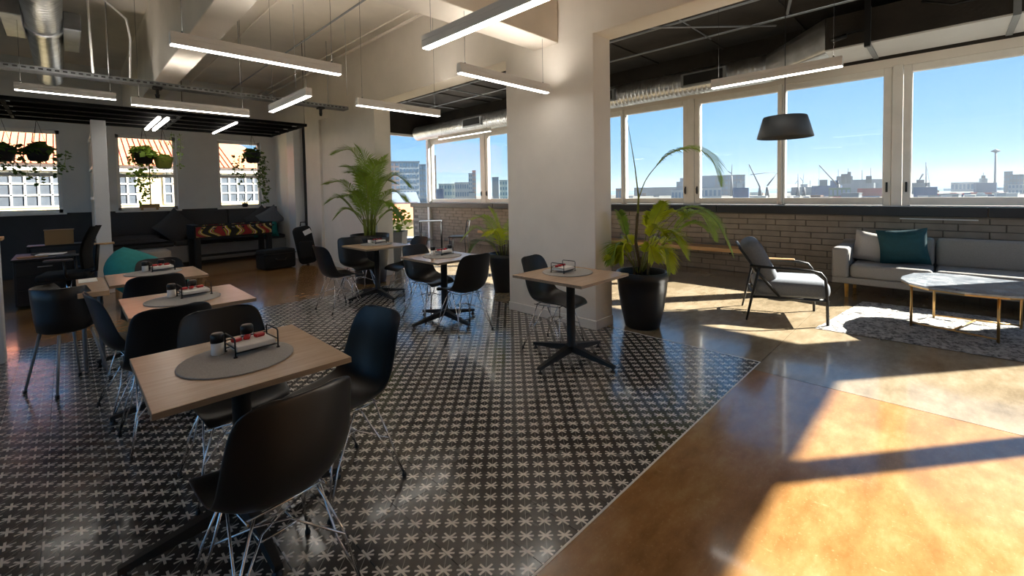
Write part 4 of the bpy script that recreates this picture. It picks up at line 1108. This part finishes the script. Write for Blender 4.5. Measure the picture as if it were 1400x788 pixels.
G_ = [[Vector(((-1+2*j/8)*(.235-.05*abs(i/8-.4)), -.22-.10*(i/8)+.06*((-1+2*j/8)**2)+.05*math.sin(i/8*3.1), .55+.55*i/8)) for j in range(9)] for i in range(9)]
b_ = MB().grid(G_).grid([[p+Vector((0, -.03, 0)) for p in q] for q in G_]).build('backrest', 'black_fabric', r)
MB().tube([(0, -.05, .43), (0, -.27, .50), (0, -.30, .85)], .022, 8).build('back_stem', 'black_plastic', r)
for s in (-1, 1):
    MB().tube([(s*.22, -.03, .45), (s*.30, -.03, .50), (s*.30, -.02, .68)], .016, 8).build('arm_post', 'black_plastic', r)
    rbox((s*.30, .03, .695), (.08, .26, .03), .012).build('armrest', 'grey_metal_dark', r)
r = root('backpack', 'black jacket hung over the office chair back', 'jacket', (-.06, 8.03, 1.0))
bpy.data.objects.remove(r)

r = root('tub_chair', 'dark tub shaped chair on four pale steel legs at far left', 'chair', (-.04, 4.86, 0), R(-60))
prof = [(.14, .44), (.185, .46), (.20, .56), (.212, .70), (.216, .79), (.205, .795), (.20, .70), (.185, .56), (.15, .475), (.02, .465)]
mb = MB(); mb.lathe((0, 0, 0), prof, 30, capb=True, capt=True)
for v in mb.bm.verts:
    if v.co.z > .56 and v.co.y > .05: v.co.z = .56+(v.co.z-.56)*max(.3, 1-(v.co.y-.05)*6.0)
mb.build('shell', 'black_plastic', r)
for sx_ in (-1, 1):
    for sy_ in (-1, 1):
        lg = MB().tube([(sx_*.12, sy_*.12, .44), (sx_*.20, sy_*.20, .015)], [.013, .010], 8).build('leg', 'grey_metal', r)
        MB().lathe((sx_*.201, sy_*.201, 0), [(.015, 0), (.016, .02)], 8).build('foot_cap', 'black_plastic', lg)
r.scale = (.86, .86, 1.0)
r = root('side_table', 'narrow oak side table pushed against the left end of third table', 'table', (.115, 5.12, 0))
MB().bx(-.085, .095, -.45, .42, .70, .738, .002).build('tabletop', 'oak', r)
for x in (-.05, .06):
    for y in (.06, .36): MB().tube([(x, y, 0), (x, y, .70)], .014, 8).build('leg', 'grey_metal', r)
o = MB().bx(-.06, .06, -.12, .12, 0, .003).build('paper_sheet', 'paper'); o.location = (.105, 5.38, .7385); tag(o, 'white paper sheet on the narrow oak side table', 'paper')

# black trunk and backpack by the nook pier
r = root('storage_trunk', 'soft black equipment trunk on the floor by the nook pier', 'trunk', (2.94, 9.66, 0), R(8))
rbox((0, 0, .20), (.62, .40, .38), .04).build('body', 'black_fabric', r); MB().bx(-.315, .315, -.205, .205, .30, .315).build('seam', 'black_plastic', r); MB().tube([(-.1, -.205, .22), (-.08, -.235, .19), (.08, -.235, .19), (.1, -.205, .22)], .012, 8).build('handle', 'black_plastic', r)
r = root('backpack', 'black backpack with white label leaning on the nook pier', 'bag', (3.50, 9.62, 0), R(-20))
o = rbox((0, 0, .42), (.36, .24, .80), .10, 4, Matrix.Rotation(R(-10), 3, 'Y')).build('body', 'black_fabric', r)
rbox((.02, -.13, .33), (.27, .08, .36), .035, 3).build('front_pocket', 'black_fabric', r)
MB().box((.05, -.128, .70), (.15, .01, .10), .002, 0, 1, 0, Matrix.Rotation(R(-25), 3, 'Y')).build('label_patch', 'paper', r)
MB().tube([(-.08, 0, .82), (-.07, 0, .90), (.03, 0, .90), (.05, 0, .82)], .012, 8).build('handle', 'black_plastic', r)

# far end of the glazed room
r = root('console_table', 'slim grey metal console table before the glazed wall', 'table', (6.95, 10.0, 0), R(-40))
MB().bx(-.30, .30, -.20, .20, .70, .725, .003).build('tabletop', 'grey_metal', r)
for x in (-.28, .28):
    for y in (-.18, .18): MB().tube([(x, y, 0), (x, y, .70)], .013, 8).build('leg', 'black_metal', r)
r = root('wire_chair', 'dark metal chair behind the low palm near the window wall', 'chair', (6.35, 8.05, 0), R(40))
rbox((0, 0, .45), (.40, .40, .03), .012).build('seat', 'black_metal', r)
for s in (-1, 1):
    MB().tube([(s*.18, .18, 0), (s*.17, .17, .44)], .010, 6).build('leg', 'black_metal', r); MB().tube([(s*.18, -.20, 0), (s*.17, -.18, .44), (s*.17, -.24, .82)], .010, 6).build('leg', 'black_metal', r)
MB().tube([(-.17, -.24, .82), (.17, -.24, .82)], .010, 6).tube([(-.17, -.22, .68), (.17, -.22, .68)], .008, 6).build('backrest', 'black_metal', r)

# ------------------------------------------------------------------ terrace
struct(MB().bx(2.0, XW+.25, YN+.02, 22, -.3, -.03).build('terrace_floor', 'terrace'))
struct(MB().bx(2.0, XW-1.2, 16.0, 16.2, -.03, .5).build('terrace_parapet', 'terrace'))
r = root('garden_bench', 'grey slatted bench standing out on the terrace', 'bench', (7.35, 14.6, -.03), R(12))
for k in range(4): MB().bx(-.65, .65, -.22+k*.11, -.13+k*.11, .42, .445, .003).build('slat', 'grey_metal', r)
for k in range(3): MB().bx(-.65, .65, .22, .245, .52+k*.11, .60+k*.11, .003).build('slat', 'grey_metal', r)
for x in (-.55, .55): MB().tube([(x, -.2, 0), (x, -.18, .42), (x, .22, .42), (x, .26, .86)], .018, 8).tube([(x, .24, 0), (x, .2, .42)], .018, 8).build('side_frame', 'white_metal', r)
r = root('glass_screen', 'white framed glass screen out on the terrace', 'screen', (7.4, 15.4, -.03), R(5))
for a, b in ((-.6, -.55), (.55, .6)): MB().bx(a, b, -.02, .02, 0, 1.05).build('post', 'white_metal', r)
MB().bx(-.6, .6, -.02, .02, 1.0, 1.05).bx(-.6, .6, -.02, .02, .08, .13).build('rail', 'white_metal', r); MB().bx(-.55, .55, -.004, .004, .13, 1.0).build('pane', 'glass_door', r)

# ------------------------------------------------------------------ the street opposite the nook
M['render_cream'] = simple('cream_render', srgb(226, 204, 160), 0.85, var=0.05, vscale=.5)
M['trim_white'] = simple('white_cornice_paint', srgb(236, 230, 216), 0.8)
M['far_glass'] = simple('grey_street_glass', srgb(84, 90, 98), 0.15, 0.0, var=0.2, vscale=1.5)
M['roof_tile'] = simple('orange_roof_tile', srgb(214, 130, 92), 0.85, var=0.12, vscale=2.5)
b = root('street_building', 'cream building with orange tiled roof across the street', 'building', (0, 27, 0))
MB().bx(-16, 8.6, 0, 6, -14, 2.78).build('wall', 'render_cream', b)
MB().bx(-16.2, 8.8, -.25, 0, 2.70, 3.0).bx(-16.2, 8.8, -.12, 0, .55, 1.05).build('cornice', 'trim_white', b)
MB().quad((-16.3, -.4, 3.0), (9.0, -.4, 3.0), (4.6, 9.6, 7.4), (-16.3, 9.6, 7.4)).quad((-16.3, 9.6, 7.4), (4.6, 9.6, 7.4), (9.0, 19.6, 3.0), (-16.3, 19.6, 3.0)).tri((9.0, -.4, 3.0), (9.0, 19.6, 3.0), (4.6, 9.6, 7.4)).build('roof', 'roof_tile', b)
mb = MB()
for k in range(104):
    x = -16.2+k*.218; e_ = min(1, (9.0-x)/4.4); mb.tube([(x, -.42, 3.02), (x, -.42+10.0*e_, 3.02+4.4*e_)], .022, 5, cap=False)
mb.build('tile_ridges', 'roof_tile', b, kind='stuff')
for i, (x0, x1, nc) in enumerate(((-6.6, -4.6, 5), (-4.3, -2.35, 5), (-1.95, -.02, 5), (1.35, 2.35, 3), (3.35, 4.35, 3), (5.3, 7.6, 6))):
    mb = MB(); n = nc
    for k in range(n+1): x = x0+(x1-x0)*k/n; mb.bx(x-.03, x+.03, -.06, .02, 1.2, 2.66)
    for z in (1.2, 1.68, 2.16, 2.64): mb.bx(x0, x1, -.06, .02, z-.03, z+.03)
    f = mb.build('window', 'trim_white', b)
    for kx in range(n):
        for kz in range(3):
            w_ = (x1-x0)/n
            MB().bx(x0+w_*kx+.03, x0+w_*(kx+1)-.03, -.02, -.01, 1.23+.48*kz, 1.65+.48*kz).build('pane', 'far_glass', f)
b = root('roof_annex', 'grey and white upper block seen above the orange street roof', 'building', (6.5, 44, 0))
MB().bx(-4, 1.2, 0, 5, -14, 6.2).build('wall', 'trim_white', b); MB().bx(-4.2, 1.4, -.2, 5.2, 6.2, 6.6).build('roof', 'grey_metal', b)

# neighbouring low roof beyond the terrace
p_ = P(542, 292, 19.0)
b = root('neighbour_roof', 'low orange tiled roof with grey ridge beyond the terrace', 'building', p_, math.atan2(p_.y, p_.x)-math.pi/2)
MB().bx(-1.6, .95, -.2, 6, -14, -.30).build('wall', 'render_cream', b)
MB().quad((-1.7, -.4, -.28), (1.0, -.4, -.28), (1.0, 3.2, .35), (-1.7, 3.2, .35)).build('roof', 'roof_tile', b, recalc=False)
MB().quad((-1.9, 3.2, .35), (1.2, 3.2, .35), (1.2, 8.0, .95), (-1.9, 8.0, .95)).build('upper_roof', 'grey_metal', b, recalc=False)
MB().bx(-1.75, 1.05, 3.1, 3.25, .33, .42).build('ridge', 'grey_metal', b)

# ------------------------------------------------------------------ city, port and sea far below
GZ = -14.0
for nm, c, rg in (('far_white', (214, 214, 212), .7), ('far_grey', (132, 138, 144), .8), ('far_blue', (52, 92, 140), .7), ('far_red', (196, 46, 40), .7), ('far_brown', (132, 104, 86), .85), ('far_green', (96, 124, 104), .8), ('far_pink', (190, 160, 146), .8), ('far_glassy', (120, 144, 166), .3), ('hill_green', (92, 104, 96), .95), ('far_steel', (96, 98, 104), .7)):
    M[nm] = simple(nm+'_paint', srgb(*[v_*.80 for v_ in c]), rg, var=.08, vscale=.05)
k = N('port_ground'); v = k.pos()
k.pr(k.ramp(k.noise(v, .02, 6, .6), (.35, srgb(56, 58, 56)), (.5, srgb(84, 80, 72)), (.65, srgb(70, 76, 62))), .95); M['port_ground'] = k.m
M['sea'] = simple('harbour_water', srgb(60, 96, 120), .25)
struct(MB().quad((-900, -1500, GZ), (1500, -1500, GZ), (1500, 2600, GZ), (-900, 2600, GZ)).build('ground', 'port_ground'))
struct(MB().quad((1500, -9000, GZ-.4), (15000, -9000, GZ-.4), (15000, 15000, GZ-.4), (1500, 15000, GZ-.4)).quad((-900, 2600, GZ-.4), (1500, 2600, GZ-.4), (1500, 15000, GZ-.4), (-900, 15000, GZ-.4)).build('sea_water', 'sea'))
mb = MB(); hp = []
for i in range(60):
    t = i/59; y = 2400-7200*t
    hz = 120+70*math.sin(i*.5)+50*math.sin(i*.23+1)+rnd.uniform(-12, 12)
    hz *= max(.25, min(1, (i-8)/18)); hp.append((9500, y, hz))
G_ = [[Vector((x+dx, y, GZ if kx else hz)) for dx, kx in ((-900, 1), (0, 0), (1500, 1))] for x, y, hz in hp]
struct(mb.grid(G_).build('hill_range', 'hill_green'))
def hz(y, d): return P(700, y, d).z
def spot(x, d): p = P(x, 262, d); return p.x, p.y
def sz(n, d): return n*d/F_PX
def top(x, y, d): return P(x, y, d).z
YAWZ = R(44.71-90)
def at_dir(x, d):
    p = spot(x, d); return (p[0], p[1], GZ), math.atan2(p[1], p[0])-math.pi/2
def blk(mb, cx, w, dp, z0, z1, cy=0, mat=0): return mb.bx(cx-w/2, cx+w/2, cy-dp/2, cy+dp/2, z0, z1, 0, 1, mat)
def building(name, label, x0, x1, y, d, mat, floors=0, cols=0, wmat='far_glassy', dep=None, cat='building', group=None, roofm='far_grey'):
    loc, a = at_dir((x0+x1)/2, d); r = root(name, label, cat, loc, a, group)
    W = sz(x1-x0, d); H = top((x0+x1)/2, y, d)-GZ; dep = dep or W*.6
    MB().bx(-W/2, W/2, 0, dep, 0, H).build('wall', mat, r); MB().bx(-W/2-.02*W, W/2+.02*W, -.02*W, dep, H, H+.02*H).build('roof', roofm, r)
    for f in range(floors):
        z = H*(f+.25)/floors
        for c_ in range(cols):
            xx = -W/2+W*(c_+.2)/cols
            MB().bx(xx, xx+W*.6/cols, -.01*W, 0, z, z+H*.55/floors).build('window', wmat, r)
    return r
# sea haze over the harbour
k = N('sea_haze'); vsn = k.n('ShaderNodeVolumeScatter'); vsn.inputs['Color'].default_value = (.86, .93, 1.0, 1); vsn.inputs['Density'].default_value = HAZE; vsn.inputs['Anisotropy'].default_value = .2
k.l(vsn.outputs[0], k.o.inputs['Volume']); M['haze'] = k.m
o = MB().bx(70, 2600, -2600, 2600, GZ-5, 60).build('sea_haze', 'haze'); o['kind'] = 'stuff'; o['label'] = 'pale haze over the port'
# seen through the glazed end wall
building('office_tower', 'pinkish rounded end of the big block past the terrace', 534, 547, 222, 300, 'far_pink', 12, 2)
building('office_block', 'wide pale glass office block past the terrace', 547, 574, 222, 290, 'far_white', 10, 6)
building('office_slab', 'grey slab beside the wide glass block past the terrace', 574, 583, 226, 285, 'far_grey', 10, 2)
building('brown_tower', 'brown tower at right of the glass block behind white post', 584, 597, 214, 320, 'far_brown', 10, 2)
building('city_block', 'low pale city block right of the white corner post', 600, 622, 252, 420, 'far_white', 4, 6)
building('city_block', 'long low white terrace block on the horizon left of mullion', 622, 641, 250, 520, 'far_white', 3, 6)
building('city_tower', 'slim pale tower just left of the grey mullion', 641, 646, 238, 500, 'far_white', 8, 2)
building('city_tower', 'second slim tower touching the grey mullion', 646, 651, 234, 545, 'far_pink', 8, 2)
building('city_block', 'blue grey block seen in the narrow window beside the pillar', 673, 682, 243, 480, 'far_glassy', 6, 3)
building('city_block', 'pale city block nearest the pillar edge', 683, 694, 247, 460, 'far_white', 5, 3)
building('harbour_shed', 'low blue roofed shed behind the white corner post', 596, 607, 259, 300, 'far_blue', 0, 0)
building('white_hut', 'small white hut left of the grey mullion', 641, 649, 264, 160, 'far_white', 0, 0)
# seen through the lounge windows
building('silo_block', 'stepped grey block left of the tall cream mullion', 925, 931, 249, 900, 'far_grey', 3, 2)
building('silo_block', 'taller grey block touching the cream mullion', 930, 940, 244, 1010, 'far_grey', 4, 3)
building('terminal_building', 'large grey port terminal behind the arching palm frond', 957, 976, 241, 950, 'far_glassy', 4, 5)
building('terminal_building', 'second grey port terminal right of the palm frond tip', 976, 1016, 240, 980, 'far_grey', 4, 8)
building('low_warehouse', 'low white warehouse under the port terminal', 958, 985, 257, 700, 'far_white', 1, 5)
building('low_warehouse', 'pale low warehouse left of the palm spear', 842, 853, 258, 650, 'far_pink', 1, 3)
building('low_warehouse', 'white topped warehouse left of the cream mullion', 918, 936, 260, 560, 'far_white', 1, 4)
building('long_shed', 'long dark quay shed left of the cream mullion', 868, 925, 256.5, 1150, 'far_grey', 0, 0)
building('green_shed', 'grey green shed left of the white container', 1136, 1160, 257, 620, 'far_green', 1, 5)
building('red_shed', 'long red roofed shed right of the naval ship', 1176, 1204, 257.5, 640, 'far_red', 0, 0)
building('grey_shed', 'curved grey shed near the cream mullion above the red one', 1186, 1208, 245.5, 1000, 'far_grey', 0, 0)
building('blue_shed', 'dark blue shed at lower left of the right window', 1253, 1277, 256, 560, 'far_blue', 0, 0)
building('white_shed', 'white shed at lower right of the right window', 1382, 1399, 252, 640, 'far_white', 2, 5)
building('grey_shed', 'pale long shed left of the viewing tower', 1306, 1336, 249.5, 950, 'far_white', 1, 8)
building('port_office', 'grey port office at the right frame edge', 1374, 1382, 235, 800, 'far_grey', 4, 3)
building('port_office', 'lower stepped port office right of the taller one', 1383, 1396, 239, 730, 'far_grey', 3, 4)
# viewing tower
d = 820; loc, a = at_dir(1360, d); r = root('viewing_tower', 'slender grey viewing tower with a disc top', 'tower', loc, a); H = top(1360, 203, d)-GZ
MB().lathe((0, 0, 0), [(2.2, 0), (1.6, H*.3), (1.4, H*.9)], 12).build('shaft', 'far_grey', r)
MB().lathe((0, 0, H*.9), [(1.5, 0), (6.5, 2.4), (6.5, 3.2), (2.5, 5.2), (1.2, 7)], 18).build('deck', 'far_grey', r)
# cranes
def crane(label, xb, d, yb, segs, rad=1.0, mat='far_steel'):
    loc, a = at_dir(xb, d); r = root('harbour_crane', label, 'crane', loc, a)
    base = P(xb, yb, d)
    MB().lathe((0, 0, 0), [(rad*3.2, 0), (rad*2.6, (base.z-GZ)*.6), (rad*1.6, base.z-GZ)], 8).build('pedestal', mat, r)
    for nm, (xa, ya), (xc, yc), q in segs:
        A = P(xa, ya, d)-Vector(loc); B = P(xc, yc, d)-Vector(loc); mx = Matrix.Rotation(-a, 3, 'Z')
        MB().tube([mx @ A, mx @ B], [rad*q, rad*q*.6], 6).build(nm, mat, r)
    return r
crane('jib crane leaning left above the blue hulled ship', 1146, 640, 252, [('jib', (1146, 254), (1120, 226), 1.0), ('cable', (1120, 226), (1120, 244), .2), ('mast', (1146, 254), (1146, 247), 1.2)])
crane('crane with long angled legs behind the window post, left part', 1039, 700, 256, [('jib', (1039, 256), (1024, 225), 1.2), ('boom', (1026, 239), (1060, 235), .7), ('stay', (1024, 225), (1024, 245), .2)])
crane('pale crane with boom touching the thin window post', 1049, 720, 256, [('jib', (1049, 254), (1062, 238), 1.2), ('stay', (1062, 238), (1066, 232), .6)])
crane('dark bent crane above the port terminal', 1000, 900, 240, [('mast', (1000, 242), (1001, 225), 1.0), ('jib', (1001, 238), (995, 234), .9)])
crane('pair mast crane left of the fishing boats', 1091, 760, 256, [('mast', (1091, 256), (1091, 237), .8), ('jib', (1091, 246), (1087, 252), .5)])
crane('thin mast crane right of the mast pair', 1099, 780, 256, [('mast', (1097, 256), (1099, 237), .5), ('jib', (1094, 243), (1099, 250), .5)])
crane('tall red and grey lattice crane near the cream mullion', 1266, 700, 255, [('mast', (1266, 256), (1266, 222), .9), ('stay', (1266, 225), (1271, 250), .35), ('jib', (1262, 238), (1257, 246), 1.3)])
# ships
def ship(label, x0, x1, yd, d, hull, blocks, masts=()):
    loc, a = at_dir((x0+x1)/2, d); r = root('harbour_ship', label, 'ship', loc, a); W = sz(x1-x0, d); H = top((x0+x1)/2, yd, d)-GZ
    MB().prism([(-W/2, 0), (-W*.38, -W*.07), (W*.46, -W*.07), (W/2, 0), (W*.46, W*.07), (-W*.38, W*.07)], 0, H).build('hull', hull, r)
    for b0, b1, yt, m_ in blocks:
        xa = sz(b0-(x0+x1)/2, d); xb = sz(b1-(x0+x1)/2, d); MB().bx(xa, xb, -W*.05, W*.05, H*.9, top(b0, yt, d)-GZ).build('superstructure', m_, r)
    for xm, yt in masts:
        xa = sz(xm-(x0+x1)/2, d); MB().tube([(xa, 0, H), (xa, 0, top(xm, yt, d)-GZ)], .5, 6).build('mast', 'far_steel', r)
    return r
ship('blue hulled ship below the leaning jib crane', 1113, 1147, 254, 700, 'far_blue', [(1122, 1131, 246, 'far_grey'), (1134, 1144, 247, 'far_blue')], [(1121, 244)])
ship('grey naval ship with stepped decks right of the jib crane', 1144, 1190, 251, 820, 'far_grey', [(1148, 1166, 241, 'far_grey'), (1153, 1160, 238, 'far_steel'), (1160, 1164, 235, 'far_steel'), (1166, 1186, 246, 'far_grey'), (1180, 1186, 241, 'far_steel')], [(1150, 231), (1161, 230), (1176, 233), (1185, 230)])
ship('dark ship with white bridge left of the viewing tower', 1336, 1358, 250, 800, 'far_blue', [(1341, 1349, 244, 'far_white'), (1343, 1347, 240, 'far_steel')], [(1345, 236)])
ship('blue ship below the port terminal near the crane', 1003, 1023, 257, 620, 'far_blue', [(1008, 1015, 250, 'far_white')], [(1012, 247)])
ship('small dark boat left of the red shed cranes', 1084, 1112, 256, 860, 'far_grey', [(1095, 1103, 252, 'far_white')], [(1106, 247)])
ship('grey ship at far left of right hand window', 1248, 1268, 250, 780, 'far_grey', [(1254, 1262, 246, 'far_steel')], [])
# containers and trucks
GCt = 'stacked shipping containers on the quay'
cl = [('far_red', 'red'), ('far_white', 'white'), ('far_blue', 'blue'), ('far_grey', 'grey'), ('far_green', 'green')]
proto = {}
def container(x, d, lb, m_, lv=0, w=12.0):
    loc, a = at_dir(x, d)
    if (m_, w) not in proto:
        mb = MB().bx(-w/2, w/2, -1.25, 1.25, 0, 2.7, .05); 
        for k in range(int(w/1.2)): mb.bx(-w/2+.5+k*1.2, -w/2+.7+k*1.2, -1.31, -1.25, .2, 2.5)
        o = mb.build('shipping_container', m_); proto[(m_, w)] = o
    else:
        o = proto[(m_, w)].copy(); COL.objects.link(o)
    o.location = (loc[0], loc[1], GZ+lv*2.72); o.rotation_euler = (0, 0, a); tag(o, lb, 'container', GCt); return o
rows = [(1148, 560, 0, 'dark red container on the quay left of a white one, by the mullion', 'far_red', 16), (1164, 558, 0, 'white container right of the dark red one by the mullion', 'far_white', 10),
        (1190, 560, 0, 'blue grey container below the red shed', 'far_blue', 18)]
for x, d, lv, lb, m_, w_ in rows: container(x, d, lb, m_, lv, w_)
wd = ['far left', 'second', 'third', 'fourth', 'fifth', 'sixth', 'seventh', 'eighth', 'ninth', 'tenth', 'eleventh', 'twelfth']
for i in range(12):
    m_, nm = cl[[0, 1, 0, 0, 2, 0, 1, 0, 3, 0, 1, 2][i]]
    container(1284+i*9.5, 640+(i % 3)*25, '%s container, %s of the row below the right window horizon' % (nm, wd[i]), m_, 0, 8.5)
for i in range(8):
    m_, nm = cl[[1, 3, 1, 2, 1, 1, 2, 3][i]]
    container(1262+i*16, 535+(i % 2)*12, '%s truck box, %s of the front row just above the right sill' % (nm, wd[i]), m_, 0, 9.5)
for i in range(5):
    m_, nm = cl[[3, 1, 2, 3, 1][i]]
    container(1076+i*13, 600+(i % 2)*30, '%s container, %s from the thin window post on the open quay' % (nm, wd[i]), m_, 0, 7.5)
for m_, nm, n in (('far_white', 'pale', 14), ('far_grey', 'grey', 12), ('far_brown', 'brown', 8)):
    q = MB().bx(-6, 6, -4, 4, 0, 4.2).bx(-6.4, 6.4, -4.4, 4.4, 4.2, 4.8).build('port_shed', m_)
    for i in range(n):
        o = q if i == 0 else q.copy()
        if i: COL.objects.link(o)
        loc, a = at_dir(rnd.choice((rnd.uniform(845, 930), rnd.uniform(962, 1060), rnd.uniform(1080, 1200), rnd.uniform(1252, 1398))), rnd.uniform(480, 560) if i % 3 == 0 else rnd.uniform(880, 1300))
        o.location = loc; o.rotation_euler = (0, 0, a+rnd.uniform(-.4, .4)); o.scale = (rnd.uniform(.6, 1.6), 1, rnd.uniform(.7, 1.6))
        tag(o, 'small %s far shed in the port clutter on the horizon' % nm, 'shed', 'small %s sheds of the far port' % nm)
# terrace trees and street greenery below the lounge windows
struct(MB().bx(190, 420, 90, 330, GZ, GZ+.15).build('ground_lawn', 'far_green'))
